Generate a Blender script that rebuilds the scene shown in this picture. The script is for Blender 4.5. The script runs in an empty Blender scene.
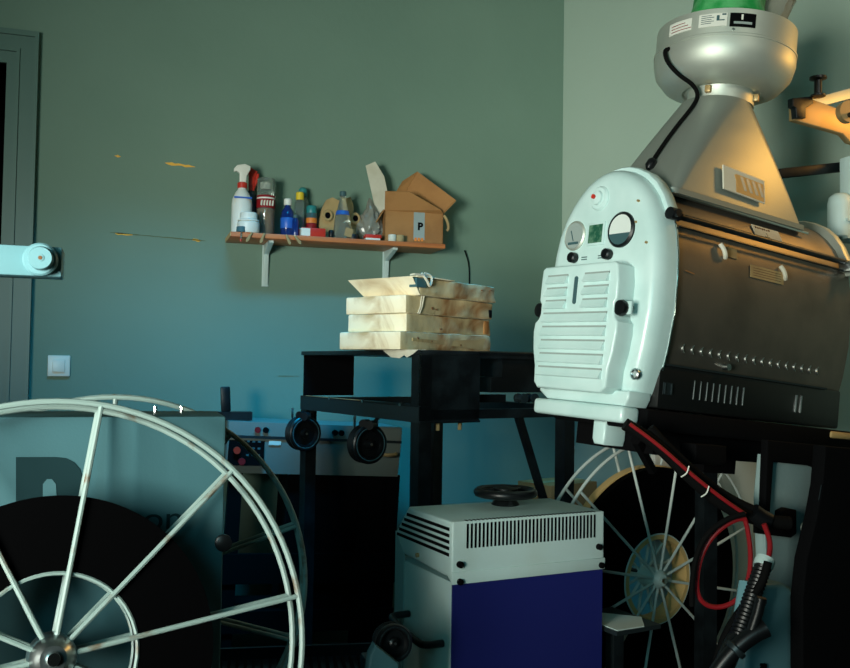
import bpy, bmesh, math, random
from mathutils import Vector as V, Matrix, noise
S = bpy.context.scene
COL = S.collection
PI = math.pi
random.seed(7)
# ---------------------------------------------------------------- camera, world, light, exposure
F_PX, PITCH, HEAD, ROLL = 900.0, math.atan(32/900), math.radians(18), .0154
EYE = V((0, 0, 1.15))
_f0 = V((math.sin(HEAD), math.cos(HEAD), 0)); _r0 = V((math.cos(HEAD), -math.sin(HEAD), 0))
CF = _f0*math.cos(PITCH) + V((0, 0, 1))*math.sin(PITCH)
_u0 = _r0.cross(CF); CR = _r0*math.cos(ROLL) + _u0*math.sin(ROLL); CU = CR.cross(CF)
cam = bpy.data.cameras.new('camera'); cam.sensor_width = 36; cam.lens = F_PX*36/850; cam.clip_start = .02
co = bpy.data.objects.new('camera', cam); COL.objects.link(co)
co.matrix_world = Matrix(((CR.x, CU.x, -CF.x, EYE.x), (CR.y, CU.y, -CF.y, EYE.y), (CR.z, CU.z, -CF.z, EYE.z), (0, 0, 0, 1)))
S.camera = co
S.view_settings.view_transform = 'Standard'; S.view_settings.look = 'None'; S.view_settings.gamma = 1
S.view_settings.use_curve_mapping = False
S.view_settings.exposure = 0.0
W = bpy.data.worlds.new('world'); S.world = W; W.use_nodes = True
W.node_tree.nodes['Background'].inputs[0].default_value = (.1, .3, .4, 1)
W.node_tree.nodes['Background'].inputs[1].default_value = .0

def area(name, loc, target, sx, sy, power, color, spread=180):
    l = bpy.data.lights.new(name, 'AREA'); l.shape = 'RECTANGLE'; l.size = sx; l.size_y = sy
    l.energy = power; l.color = color; l.spread = math.radians(spread)
    o = bpy.data.objects.new(name, l); COL.objects.link(o); o.location = loc
    o.rotation_euler = (V(target)-V(loc)).to_track_quat('-Z', 'Y').to_euler(); return o
area('window_daylight', (-1.56, -.12, 1.20), (.9, 3.0, 1.55), .9, 1.0, 29, (.97, 1.0, .88), 72)
area('blue_wall_fill', (.45, 2.2, 2.92), (.60, 3.7, .05), 1.5, .15, 10, (.0, .50, 1.0), 50)  # added blue lamp tinting the lower back wall, no fixture behind it
area('cyan_fill', (-1.1, -1.5, 1.8), (.9, 2.6, 1.0), 1.0, .8, 8.5, (.26, .84, .92), 110)  # added cyan fill from behind the camera, no window there
area('right_wall_fill', (1.3, -1.3, 2.6), (2.42, 2.25, 2.15),   .4, .4, 2.2, (1.0, 1.0, .85), 44)  # added lamp to brighten the upper right wall
area('work_lamp', (2.35, 1.70, 2.0), (1.35, 1.90, 1.45), .14, .14, 1.35, (1.0, .48, .09), 120)

# ---------------------------------------------------------------- helpers
def at(x, y, d): return EYE + d*(CF + CR*((x-425)/F_PX) - CU*((y-334)/F_PX))
def yawm(loc, yaw): return Matrix.Translation(loc) @ Matrix.Rotation(yaw, 4, 'Z')
class MB:
    def __init__(s): s.b = bmesh.new()
    def _xf(s, vs, m):
        if m is not None:
            for v in vs: v.co = m @ v.co
    def box(s, a, b, m=None, bev=0, seg=2):
        t = bmesh.new(); r = bmesh.ops.create_cube(t, size=1)
        c = [(a[i]+b[i])/2 for i in range(3)]; d = [abs(b[i]-a[i]) for i in range(3)]
        for v in t.verts: v.co = V((v.co.x*d[0]+c[0], v.co.y*d[1]+c[1], v.co.z*d[2]+c[2]))
        if bev: bmesh.ops.bevel(t, geom=t.edges[:], offset=bev, segments=seg, profile=.5, affect='EDGES')
        s.add(t, m); return s
    def add(s, t, m=None):
        s._xf(t.verts, m); me = bpy.data.meshes.new('t'); t.to_mesh(me); t.free(); s.b.from_mesh(me); bpy.data.meshes.remove(me)
    def prism(s, pts, h0, h1, axis='z', m=None, bev=0):
        t = bmesh.new()
        def mk(p, h): return {'z': (p[0], p[1], h), 'x': (h, p[0], p[1]), 'y': (p[0], h, p[1])}[axis]
        lo = [t.verts.new(mk(p, h0)) for p in pts]; hi = [t.verts.new(mk(p, h1)) for p in pts]
        f0 = t.faces.new(lo); f1 = t.faces.new(hi); n = len(pts)
        for i in range(n): t.faces.new((lo[i], lo[(i+1) % n], hi[(i+1) % n], hi[i]))
        bmesh.ops.recalc_face_normals(t, faces=t.faces[:])
        if bev: bmesh.ops.bevel(t, geom=list(f0.edges)+list(f1.edges), offset=bev, segments=3, profile=.5, affect='EDGES')
        s.add(t, m); return s
    def loft(s, rings, cap0=True, cap1=True, m=None):
        t = bmesh.new(); R = [[t.verts.new(p) for p in r] for r in rings]; n = len(R[0])
        for a, b in zip(R, R[1:]):
            for i in range(n): t.faces.new((a[i], a[(i+1) % n], b[(i+1) % n], b[i]))
        if cap0: t.faces.new(R[0])
        if cap1: t.faces.new(R[-1][::-1])
        bmesh.ops.recalc_face_normals(t, faces=t.faces[:]); s.add(t, m); return s
    def lathe(s, prof, seg=32, m=None):   # profile (r, z) about z
        rings = [[(max(r, 1e-5)*math.cos(2*PI*i/seg), max(r, 1e-5)*math.sin(2*PI*i/seg), z) for i in range(seg)] for r, z in prof]
        return s.loft(rings, m=m)
    def cyl(s, p, q, r, r2=None, seg=16):
        p, q = V(p), V(q); d = q-p; m = Matrix.Translation(p) @ d.to_track_quat('Z', 'Y').to_matrix().to_4x4()
        return s.lathe([(r, 0), (r if r2 is None else r2, d.length)], seg, m)
    def lat(s, p, q, prof, seg=24):       # lathe along the p->q axis
        p, q = V(p), V(q); m = Matrix.Translation(p) @ (q-p).to_track_quat('Z', 'Y').to_matrix().to_4x4(); return s.lathe(prof, seg, m)
    def tube(s, pts, r, seg=8, closed=False, smooth=0):
        pts = [V(p) for p in pts]
        for _ in range(smooth):
            o = []; n = len(pts)
            for i in range(n if closed else n-1):
                a, b = pts[i], pts[(i+1) % n]; o += [a*.75+b*.25, a*.25+b*.75]
            pts = o if closed else [pts[0]]+o+[pts[-1]]
        n = len(pts); rings = []; up = None
        for i, p in enumerate(pts):
            d = (pts[(i+1) % n]-pts[i-1]) if closed else (pts[min(i+1, n-1)]-pts[max(i-1, 0)])
            d.normalize()
            if up is None: up = d.orthogonal().normalized()
            up = (up - d*up.dot(d)).normalized(); sd = d.cross(up)
            rr = r(i/(n-1)) if callable(r) else r
            rings.append([p + (up*math.cos(2*PI*k/seg)+sd*math.sin(2*PI*k/seg))*rr for k in range(seg)])
        if closed: rings.append(rings[0]); return s.loft(rings, False, False)
        return s.loft(rings)
    def ring(s, c, R, r, ax=(0, 1, 0), seg=64, ts=8):
        c, ax = V(c), V(ax).normalized(); u = ax.orthogonal().normalized(); w = ax.cross(u)
        return s.tube([c+(u*math.cos(2*PI*i/seg)+w*math.sin(2*PI*i/seg))*R for i in range(seg)], r, ts, True)
    def obj(s, name, mat, parent=None, smooth=True, mats=None):
        bmesh.ops.remove_doubles(s.b, verts=s.b.verts[:], dist=1e-6)
        me = bpy.data.meshes.new(name); s.b.to_mesh(me); s.b.free()
        me.materials.append(mat)
        for x in mats or []: me.materials.append(x)
        if smooth:
            me.polygons.foreach_set('use_smooth', [True]*len(me.polygons))
            try: me.set_sharp_from_angle(angle=math.radians(38))
            except Exception: pass
        o = bpy.data.objects.new(name, me); COL.objects.link(o); o.parent = parent; return o
def tag(o, label=None, cat=None, group=None, kind=None):
    if label: o['label'] = label
    if cat: o['category'] = cat
    if group: o['group'] = group
    if kind: o['kind'] = kind
    return o
def thing(name, label, cat, m=None, group=None):
    o = bpy.data.objects.new(name, None); COL.objects.link(o); o.empty_display_size = .05
    if m is not None: o.matrix_world = m
    return tag(o, label, cat, group)
def text(body, size, name, mat, parent, m, ext=.0004, bold=0):
    c = bpy.data.curves.new(name, 'FONT'); c.body = body; c.size = size; c.extrude = ext; c.offset = bold
    c.align_x = 'CENTER'; c.align_y = 'CENTER'
    t = bpy.data.objects.new(name, c); me = bpy.data.meshes.new_from_object(t); bpy.data.objects.remove(t)
    me.transform(m); me.materials.clear(); me.materials.append(mat)
    o = bpy.data.objects.new(name, me); COL.objects.link(o); o.parent = parent; return o
def copy_tree(o, parent=None):
    c = o.copy(); COL.objects.link(c); c.parent = parent
    for ch in [k for k in bpy.data.objects if k.parent == o]: copy_tree(ch, c)
    return c

# ---------------------------------------------------------------- materials
def mat(name, col, rough=.6, metal=0., col2=None, scale=8, dist=0., bump=0., bscale=60, detail=4, lo=.42, hi=.62, spec=.5, trans=0., alpha=1., stretch=(1, 1, 1), coat=0.):
    m = bpy.data.materials.new(name); m.use_nodes = True; nt = m.node_tree; N = nt.nodes; L = nt.links
    b = N['Principled BSDF']; b.inputs['Base Color'].default_value = (*col, 1); b.inputs['Roughness'].default_value = rough
    b.inputs['Metallic'].default_value = metal; b.inputs['Specular IOR Level'].default_value = spec
    b.inputs['Transmission Weight'].default_value = trans; b.inputs['Alpha'].default_value = alpha; b.inputs['Coat Weight'].default_value = coat
    tc = N.new('ShaderNodeTexCoord'); mp = N.new('ShaderNodeMapping'); mp.inputs['Scale'].default_value = stretch
    L.new(tc.outputs['Object'], mp.inputs[0])
    if col2:
        n = N.new('ShaderNodeTexNoise'); n.inputs['Scale'].default_value = scale; n.inputs['Detail'].default_value = detail; n.inputs['Distortion'].default_value = dist
        L.new(mp.outputs[0], n.inputs[0]); r = N.new('ShaderNodeValToRGB'); r.color_ramp.elements[0].position = lo; r.color_ramp.elements[1].position = hi
        r.color_ramp.elements[0].color = (*col, 1); r.color_ramp.elements[1].color = (*col2, 1)
        L.new(n.outputs[0], r.inputs[0]); L.new(r.outputs[0], b.inputs['Base Color'])
    if bump:
        n = N.new('ShaderNodeTexNoise'); n.inputs['Scale'].default_value = bscale; n.inputs['Detail'].default_value = 4; L.new(mp.outputs[0], n.inputs[0])
        u = N.new('ShaderNodeBump'); u.inputs['Strength'].default_value = bump; u.inputs['Distance'].default_value = .004
        L.new(n.outputs[0], u.inputs['Height']); L.new(u.outputs[0], b.inputs['Normal'])
    return m
M = dict(
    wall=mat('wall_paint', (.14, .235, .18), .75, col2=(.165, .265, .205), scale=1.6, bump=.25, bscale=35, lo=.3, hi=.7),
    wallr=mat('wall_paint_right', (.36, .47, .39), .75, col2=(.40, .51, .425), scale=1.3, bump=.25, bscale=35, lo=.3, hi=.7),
    trim=mat('trim_paint', (.09, .17, .14), .45, bump=.1, bscale=20),
    ceil=mat('ceiling_paint', (.35, .38, .33), .8),
    floor=mat('floor_lino', (.018, .022, .022), .7, col2=(.03, .032, .03), scale=5),
    scrape=mat('bare_plaster', (.85, .47, .08), .9),
    crack=mat('scratch', (.12, .16, .09), .9),
    black=mat('black_paint', (.0035, .005, .006), .4, col2=(.008, .012, .014), scale=14, bump=.1, spec=.35),
    blackm=mat('matt_black', (.0015, .0015, .002), .85, spec=.1),
    rubber=mat('black_rubber', (.004, .005, .006), .38, spec=.4),
    film=mat('wound_film', (.0008, .0008, .001), .7, spec=.02),
    darkst=mat('dark_steel', (.03, .045, .05), .4, metal=.6),
    steel=mat('steel', (.55, .6, .6), .28, metal=1.),
    chrome=mat('chrome', (.8, .82, .8), .15, metal=1.),
    wire=mat('cream_wire_paint', (.24, .33, .31), .45, col2=(.14, .09, .05), scale=26, lo=.60, hi=.72),
    wirew=mat('cream_wire_enamel', (.58, .66, .62), .4),
    grey=mat('grey_hammered', (.045, .125, .145), .6, bump=.06, bscale=260, spec=.3),
    greyl=mat('light_grey_paint', (.55, .70, .68), .42, bump=.05, bscale=160, col2=(.52, .64, .60), scale=6),
    lampw=mat('lamphouse_enamel', (.60, .78, .76), .34, bump=.05, bscale=150, coat=.2, spec=.5, col2=(.53, .72, .70), scale=9),
    lampb=mat('lamphouse_shell', (.23, .205, .17), .48, metal=.85, bump=.05, bscale=260, col2=(.17, .155, .13), scale=6),
    duct=mat('duct_grey', (.29, .32, .28), .42, metal=.45, bump=.05, bscale=260),
    alu=mat('fan_aluminium', (.60, .64, .56), .52, metal=.7, col2=(.56, .60, .53), scale=10),
    chass=mat('chassis_dark', (.005, .006, .006), .4, bump=.05, spec=.35),
    white=mat('white_plastic', (.75, .76, .68), .4),
    paper=mat('paper', (.68, .66, .54), .8, col2=(.60, .57, .44), scale=12),
    cream=mat('carton_cream', (.90, .82, .60), .85, col2=(.46, .30, .12), scale=10, dist=.8, bump=.7, bscale=26, lo=.47, hi=.74, detail=7),
    stain=mat('carton_stain', (.16, .07, .025), .9),
    card=mat('cardboard', (.38, .18, .055), .8, col2=(.30, .135, .04), scale=7, bump=.2),
    kraft=mat('kraft_paper', (.42, .30, .13), .85, col2=(.34, .23, .10), scale=10, bump=.5, bscale=40),
    wood=mat('shelf_wood', (.56, .17, .045), .5, col2=(.45, .12, .03), scale=9, stretch=(.3, 3, 3)),
    edge=mat('raw_chipboard', (.55, .36, .15), .85),
    red=mat('red_plastic', (.55, .03, .015), .4), orange=mat('orange', (.75, .22, .03), .5),
    blue=mat('blue_label', (.02, .12, .5), .4), bluep=mat('navy_panel', (.012, .016, .13), .42, bump=.05, bscale=100),
    yellow=mat('yellow_plastic', (.75, .55, .03), .4), teal=mat('teal_plastic', (.02, .22, .22), .4),
    green=mat('green_film', (.02, .30, .07), .3, bump=.9, bscale=22, col2=(.10, .45, .16), scale=20),
    glass=mat('clear_plastic', (.75, .85, .8), .08, trans=.9), bluegl=mat('blue_glass', (.01, .04, .22), .1, trans=.35),
    bag=mat('clear_bag', (.40, .40, .33), .18, trans=.45, bump=.8, bscale=14),
    ink=mat('dark_lettering', (.008, .026, .03), .9, spec=.1),
    wallf=mat('wall_front_darkened', (.012, .014, .014), .95, spec=.1),  # unseen front wall, made dark to cut bounce and reflections
    armp=mat('pale_blue_paint', (.15, .32, .36), .4, bump=.05, bscale=200),
    skin2=mat('console_grey', (.17, .20, .18), .5, bump=.08, bscale=150),
    tan=mat('tan_print', (.62, .36, .12), .7),
    cside=mat('carton_side_shaded', (.50, .42, .24), .85, col2=(.24, .12, .04), scale=9, dist=.9, bump=.8, bscale=24, lo=.50, hi=.72, detail=7),  # real stains; the darker base puts this side's shade into the colour
    goldm=mat('tan_casting', (.48, .33, .15), .45, metal=.5), ply=mat('reel_core_plywood', (.66, .42, .16), .6),
    dial=mat('dial_face', (.72, .78, .74), .3), dialg=mat('dial_grey', (.30, .36, .34), .25),
    slate=mat('dial_slate', (.05, .11, .12), .3), lcd=mat('counter_glass', (.02, .10, .06), .2, col2=(.10, .22, .14), scale=70),
    cable=mat('black_cable', (.003, .003, .003), .85, spec=.1), redc=mat('red_cable', (.26, .008, .012), .5, spec=.3),
    skin=mat('dusty_grey_casting', (.34, .46, .45), .45, bump=.15, bscale=90, metal=.2),
)

# ---------------------------------------------------------------- the room
def struct(name, mb, m, parent=None, smooth=False):
    o = mb.obj(name, m, parent, smooth)
    if parent is None: o['kind'] = 'structure'
    return o
CX, WY, CH = 1.852, 3.7, 3.05
WXL, WYF = -1.6, -1.6
sl = .3145
def wx(y): return CX + sl*(WY-y)
struct('floor', MB().box((WXL-.1, WYF-.1, -.1), (3.7, 5.2, 0)), M['floor'])
struct('ceiling', MB().box((WXL-.1, WYF-.1, CH), (3.7, 5.2, CH+.1)), M['ceil'])
DX0, DX1, DH = -1.30, -.478, 2.27
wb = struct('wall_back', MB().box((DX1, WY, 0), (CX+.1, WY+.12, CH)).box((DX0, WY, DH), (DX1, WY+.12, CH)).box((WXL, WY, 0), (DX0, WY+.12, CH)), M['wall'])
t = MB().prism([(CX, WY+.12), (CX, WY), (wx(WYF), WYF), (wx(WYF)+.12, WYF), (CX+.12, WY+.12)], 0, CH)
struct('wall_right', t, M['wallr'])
# left wall with the window the daylight comes through
t = MB().box((WXL-.12, WYF, 0), (WXL, -.60, CH)).box((WXL-.12, .45, 0), (WXL, WY+.12, CH)).box((WXL-.12, -.60, 0), (WXL, .45, .85)).box((WXL-.12, -.60, 2.1), (WXL, .45, CH))
struct('wall_left', t, M['wall'])
w1 = struct('window_1', MB().box((WXL-.10, -.60, .85), (WXL-.06, -.54, 2.1)).box((WXL-.10, .39, .85), (WXL-.06, .45, 2.1)).box((WXL-.10, -.54, .85), (WXL-.06, .39, .91)).box((WXL-.10, -.54, 2.04), (WXL-.06, .39, 2.1)).box((WXL-.10, -.02, .91), (WXL-.06, .02, 2.04)), M['trim'])
struct('wall_front', MB().box((WXL-.12, WYF-.12, 0), (3.7, WYF, CH)), M['wallf'])
# door and its casing
d1 = struct('door_1', MB().box((DX0-.3, WY+1.3, 0), (DX1+.4, WY+1.35, DH+.3)).box((DX0-.1, WY+.12, 0), (DX0-.05, WY+1.3, DH+.3)).box((DX1+.15, WY+.12, 0), (DX1+.2, WY+1.3, DH+.3)).box((DX0-.1, WY+.12, DH+.1), (DX1+.2, WY+1.3, DH+.15)), M['blackm'])
t = MB()
def casing(x_out, x_in, z_out, z_in, y0, y1):
    t.box((x_in, y0, 0), (x_out, y1, z_out)).box((DX0-(x_out-DX1), y0, 0), (DX0-(x_in-DX1), y1, z_out)).box((DX0-(x_in-DX1), y0, z_in), (x_in, y1, z_out))
casing(DX1+.111, DX1+.098, DH+.125, DH+.105, WY-.035, WY)
casing(DX1+.098, DX1+.046, DH+.105, DH+.055, WY-.022, WY)
casing(DX1+.046, DX1+.034, DH+.055, DH+.043, WY-.03, WY)
casing(DX1+.034, DX1+.0, DH+.043, DH, WY-.014, WY+.12)
struct('trim_1', t, M['trim'])
def scrape(x0, z0, x1, z1, h, m, n=9):
    top = [(x0+(x1-x0)*i/n, z0+(z1-z0)*i/n + h*random.uniform(.25, 1)*(1 if 0 < i < n else .2)) for i in range(n+1)]
    bot = [(x0+(x1-x0)*i/n, z0+(z1-z0)*i/n - h*random.uniform(.25, 1)*(1 if 0 < i < n else .2)) for i in range(n, -1, -1)]
    MB().prism(top+bot, WY-.0012, WY+.001, 'y').obj('paint_scrape', m, wb, False)
scrape(.105, 1.941, .222, 1.934, .008, M['scrape'])
scrape(-.085, 1.953, -.062, 1.951, .006, M['scrape'], 4)
scrape(-.075, 1.648, -.01, 1.646, .006, M['scrape'], 6)
scrape(-.095, 1.651, .27, 1.639, .003, M['crack'], 22)
scrape(.215, 1.640, .25, 1.639, .006, M['scrape'], 5)
scrape(-.47+.84+.29, 1.10, .57+.0, 1.10, .0018, M['crack'], 12)
# light switch
sw = thing('light_switch', 'small square ivory light switch on the teal wall right of the doorway', 'light switch', Matrix.Translation((-.264, WY, 1.129)))
MB().box((-.04, -.012, -.04), (.04, .001, .04), bev=.004).obj('switch_plate', M['white'], sw)
MB().box((-.022, -.018, -.024), (.022, -.011, .024), bev=.003).obj('rocker', M['white'], sw)

# ---------------------------------------------------------------- lamphouse (x towards the screen, y to the far side, z up its own axis)
LM = Matrix(((.9656, -.2415, .0960, 1.0182), (.2428, .9701, -.0017, 1.8809), (-.0927, .0249, .9954, 1.0883), (0, 0, 0, 1)))
HW = [(-.012, .134), (.02, .150), (.06, .162), (.12, .175), (.2, .185), (.28, .184), (.34, .179), (.39, .169), (.43, .153), (.465, .133), (.495, .108), (.518, .080), (.533, .050), (.541, .022)]
CC = -.014     # the section's centre lies a little to the far side
def sect(x, off=0., zoff=0., top=None):
    pts = []
    for z, w in HW:
        if top and z < top: continue
        a = off*min(1, w/.1)
        pts.append((w+a, z))
    P = [(CC*-1+w, z) for w, z in pts]
    Q = [(CC*-1-w, z) for w, z in pts]
    out = []
    cz = .25
    for (y, z) in [(p[0], p[1]) for p in Q] + [(-CC, .543)] + [(p[0], p[1]) for p in P[::-1]]:
        zz = z if z < .36 else z + off*(z-.36)/.18
        if z < .05: zz = z - off*(.05-z)/.062
        out.append((x, y, zz+zoff))
    return out
lh = thing('lamphouse', 'large grey projector lamphouse with domed pale front, gauges and louvred cover', 'projector lamphouse', LM)
MB().loft([sect(.05, -.008), sect(.735, -.008)]).obj('shell', M['lampb'], lh)
fp = MB().loft([sect(.07, 0), sect(.04, 0), sect(.022, -.003), sect(.010, -.010), sect(.003, -.020), sect(0, -.034)]).obj('face_plate', M['lampw'], lh)
# raised lip over the upper half behind the face
def lip(x0, x1, zmin, off, m, name):
    out = [p for p in sect(0, off) if p[2] > zmin]; inn = [p for p in sect(0, -.012) if p[2] > zmin][:len(out)]
    n = min(len(out), len(inn)); b = MB(); rings = []
    for i in range(n):
        o, q = out[i], inn[i]
        rings.append([(x0+.004, q[1], q[2]), (x0, o[1]*.995, o[2]-.003), (x0+.004, o[1], o[2]), (x1-.003, o[1], o[2]), (x1, o[1]*.995, o[2]-.003), (x1, q[1], q[2])])
    b.loft(rings); return b.obj(name, m, lh)
lip(.045, .078, .395, .012, M['lampw'], 'front_hood_lip')
lip(.718, .742, .385, .010, M['alu'], 'rear_band')
lip(.068, .072, .05, .002, M['chrome'], 'edge_trim')
# roof seams and the long black hinge rail on the near side
for sgn in (-1,):
    b = MB().cyl((.045, -CC-.170, .421), (.728, -CC-.170, .421), .0075, seg=10); b.obj('hinge_rail', M['black'], lh)
    b = MB().cyl((.075, -CC-.1725, .398), (.718, -CC-.1725, .398), .0028, seg=8); b.obj('seam', M['black'], lh)
k = MB().cyl((.035, -CC-.176, .421), (.065, -CC-.176, .421), .014, seg=12).cyl((.045, -CC-.175, .421), (.045, -CC-.195, .421), .009).obj('hinge_knob', M['rubber'], lh)
k = MB().box((.690, -CC-.199, .395), (.735, -CC-.160, .423), bev=.005).obj('clamp', M['steel'], lh)
MB().cyl((.71, -CC-.198, .409), (.71, -CC-.215, .409), .011, seg=6).box((.725, -CC-.205, .400), (.765, -CC-.175, .417), bev=.003).obj('clamp_screw', M['black'], k)
MB().box((.072, -CC-.128, .480), (.60, -CC-.120, .487), bev=.002).obj('roof_edge', M['steel'], lh)
# lower chassis with slits
ch = MB().box((.062, -CC-.166, -.015), (.735, -CC+.166, .085), bev=.006).obj('chassis', M['chass'], lh)
MB().box((.075, -CC-.1685, .083), (.67, -CC-.160, .087)).obj('chassis_trim', M['darkst'], ch)
def slit(x, z0, z1, parent, name='vent_slit', r=.0032):
    o = MB().prism([(x-.001, z0), (x+.001, z0), (x+.0022, z1), (x+.0002, z1)], -CC-.1678, -CC-.165, 'y').obj(name, M['steel'], parent)
for i in range(9): slit(.175+i*.0215, .015, .058, ch)
for i in range(2): slit(.55+i*.020, .015, .058, ch)
for i in range(17):
    x = .122+i*.031
    b = MB().loft([[(x+.0022*c2+.006*s_*s_, -CC-.1690-d*.8-.02*0, .127+.0105*s_*1.0) for c2, d in ((-1, -.004), (-.4, .0035), (.4, .003), (1, -.004))] for s_ in (-1, -.6, 0, .6, 1)])
    b.obj('vent_louvre', M['steel'], lh)
MB().cyl((.275, -CC-.16, .100), (.275, -CC-.178, .100), .008, seg=14).obj('latch', M['steel'], lh)
MB().box((.075, -CC-.1675, .018), (.105, -CC-.165, .045)).box((.078, -CC-.170, .020), (.081, -CC-.166, .043)).box((.099, -CC-.170, .020), (.102, -CC-.166, .043)).obj('handle_recess', M['darkst'], ch)
# emblem, gauges, counter, knobs on the face
def fc(y, z, x=0.): return (x, -y, z)
e = MB().lat(fc(-.030, .470, .004), fc(-.030, .470, -.02), [(.030, 0), (.030, .006), (.026, .011), (.018, .012), (.0165, .018), (.010, .020)], 28).obj('emblem', M['lampw'], lh)
MB().cyl(fc(-.034, .472, -.014), fc(-.034, .472, -.021), .0055, seg=12).obj('emblem_centre', M['red'], e)
g = MB().lat(fc(-.106, .386, .004), fc(-.106, .386, -.02), [(.037, 0), (.037, .007), (.033, .010), (.031, .007)], 30).obj('gauge', M['alu'], lh)
MB().cyl(fc(-.106, .386, 0), fc(-.106, .386, -.005), .032, seg=28).obj('dial', M['dialg'], g)
MB().prism([(.106-.001, .372), (.106+.001, .372), (.106+.012, .398), (.106+.010, .399)], -.0065, -.0052, 'x').box((-.0065, .088, .364), (-.0052, .124, .370)).obj('needle', M['slate'], g)
g = MB().lat(fc(.054, .386, .004), fc(.054, .386, -.02), [(.042, 0), (.042, .009), (.037, .013), (.034, .008)], 32).obj('gauge', M['black'], lh)
MB().cyl(fc(.054, .386, 0), fc(.054, .386, -.006), .036, seg=30).obj('dial', M['dial'], g)
pp = [(-.054+.0355*math.cos(t), .386+.0355*math.sin(t)) for t in [math.radians(195+a*15) for a in range(11)]]
MB().prism(pp, -.0075, -.006, 'x').obj('dial_mask', M['slate'], g)
c = MB().box((-.004, .001, .356), (.006, .059, .412), bev=.002).obj('film_counter', M['lampw'], lh)
MB().box((-.0052, .007, .362), (.002, .053, .406)).obj('counter_window', M['lcd'], c)
for y, z in ((-.097, .330), (.022, .330)):
    q = MB().lat(fc(y, z, .003), fc(y, z, -.03), [(.010, 0), (.010, .006), (.013, .008), (.013, .020), (.010, .023)], 16).obj('control_knob', M['rubber'], lh)
for y, w in ((-.066, .020), (-.008, .020)):
    b = MB()
    for r in range(2): b.box((-.0006, -y-w/2, .3235+r*.0055), (.0005, -y+w/2, .3262+r*.0055))
    b.obj('control_marking', M['slate'], lh)
for y, z in ((.098, .449), (.098, .40), (.135, .35)): MB().cyl(fc(y, z, .004), fc(y, z, -.003), .003, seg=8).obj('screw', M['goldm'], fp)
MB().lat(fc(.135, .055, .005), fc(.135, .055, -.02), [(.013, 0), (.013, .005), (.009, .007), (.009, .003)], 18).obj('screw', M['steel'], fp)
# louvred cover standing proud of the face
cz0, cz1, cy0, cy1 = .012, .312, -.205, .055
cm = -.077
def cov(y, z, bulge=0): return (-y, z)
outl = [(-.185, .004), (.045, .004), (.062, .018), (.064, .06), (.075, .10), (.081, .145), (.0805, .170), (.070, .180), (.066, .192), (.066, .215), (.073, .225), (.072, .27), (.066, .305), (.056, .312),
        (-.196, .312), (-.206, .305), (-.208, .27), (-.208, .225), (-.2, .215), (-.2, .192), (-.205, .180), (-.218, .17), (-.222, .145), (-.216, .10), (-.204, .06), (-.2, .018)]
outl = [(y-.004, z) for y, z in outl]
vc = MB().prism([(-y, z) for y, z in outl], -.052, .006, 'x', bev=.006).obj('vent_cover', M['lampw'], lh); vc.location = (0, -.046, .002); vc.scale = (1, .955, .962)
def louvre(y0, y1, z0, z1):
    b = MB(); b.prism([(-.0535, z1), (-.0515, z1), (-.0515, z0), (-.0605, z0), (-.0630, z0+.002)], 0, 1, 'z')
    me = b.b
    for v in me.verts:
        x, z, t_ = v.co; v.co = (x, -(y0+(y1-y0)*t_), z)
    bmesh.ops.recalc_face_normals(me, faces=me.faces[:]); b.obj('louvre', M['lampw'], vc, False)
    MB().box((-.0545, -y0, z1-.0035), (-.0515, -y1, z1+.0022)).obj('louvre_slot', M['dialg'], vc, False)
y0l, y0r = -.187, .043
for i in range(3):
    z = .287-i*.0315
    louvre(y0l+.004, -.107, z-.021, z); louvre(-.045, y0r-.004, z-.021, z)
for i in range(5):
    z = .192-i*.0335
    louvre(y0l, y0r, z-.023, z)
MB().prism([(.076+.0065*math.cos(t)-.0, .248+(.028 if math.sin(t) > 0 else -.028)+.0065*math.sin(t)) for t in [2*PI*i/16 for i in range(16)]], -.0535, -.0515, 'x').obj('slot_window', M['slate'], vc)
for y, sg in ((.118, 1), (-.160, -1)):
    kb = MB().lat((-.02, -y, .197), (-.05, -y, .197), [(.008, 0), (.008, .012), (.017, .014), (.019, .020), (.017, .028), (.006, .030)], 14).obj('cover_knob', M['rubber'], lh)
MB().box((-.035, -.142, .183), (-.028, -.116, .213), bev=.002).obj('knob_plate', M['lampw'], lh)
# face bottom lip
MB().prism([(.172, 0), (.14, -.018), (-.125, -.018), (-.135, 0), (-.135, .016), (.172, .016)], -.012, .06, 'x', bev=.006).obj('face_sill', M['lampw'], lh)
# sloping hood on the roof carrying the fan
def rr(x0, x1, y0, y1, z, r, n=6, zt=None):
    out = []
    for cx, cy, a0 in ((x1-r, y1-r, 0), (x0+r, y1-r, 90), (x0+r, y0+r, 180), (x1-r, y0+r, 270)):
        for i in range(n+1):
            a = math.radians(a0+90*i/n); out.append((cx+r*math.cos(a), cy+r*math.sin(a), z))
    return out
FX = .352
bm_ = []
for t_ in (0, .06, .25, .5, .75, .93, 1.0):
    e1 = t_
    x0 = .095+(FX-.086-.095)*e1; x1 = .585+(FX+.086-.585)*e1; yy = .126+(.086-.126)*e1
    bm_.append(rr(x0, x1, -CC-yy, -CC+yy, .490+(.786-.490)*t_, .022+(.083-.022)*t_**1.5))
hd = MB().loft(bm_).obj('exhaust_hood', M['duct'], lh)
MB().loft([rr(.088, .592, -CC-.130, -CC+.130, z, .024) for z in (.487, .500)]).obj('hood_flange', M['duct'], hd)
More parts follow.
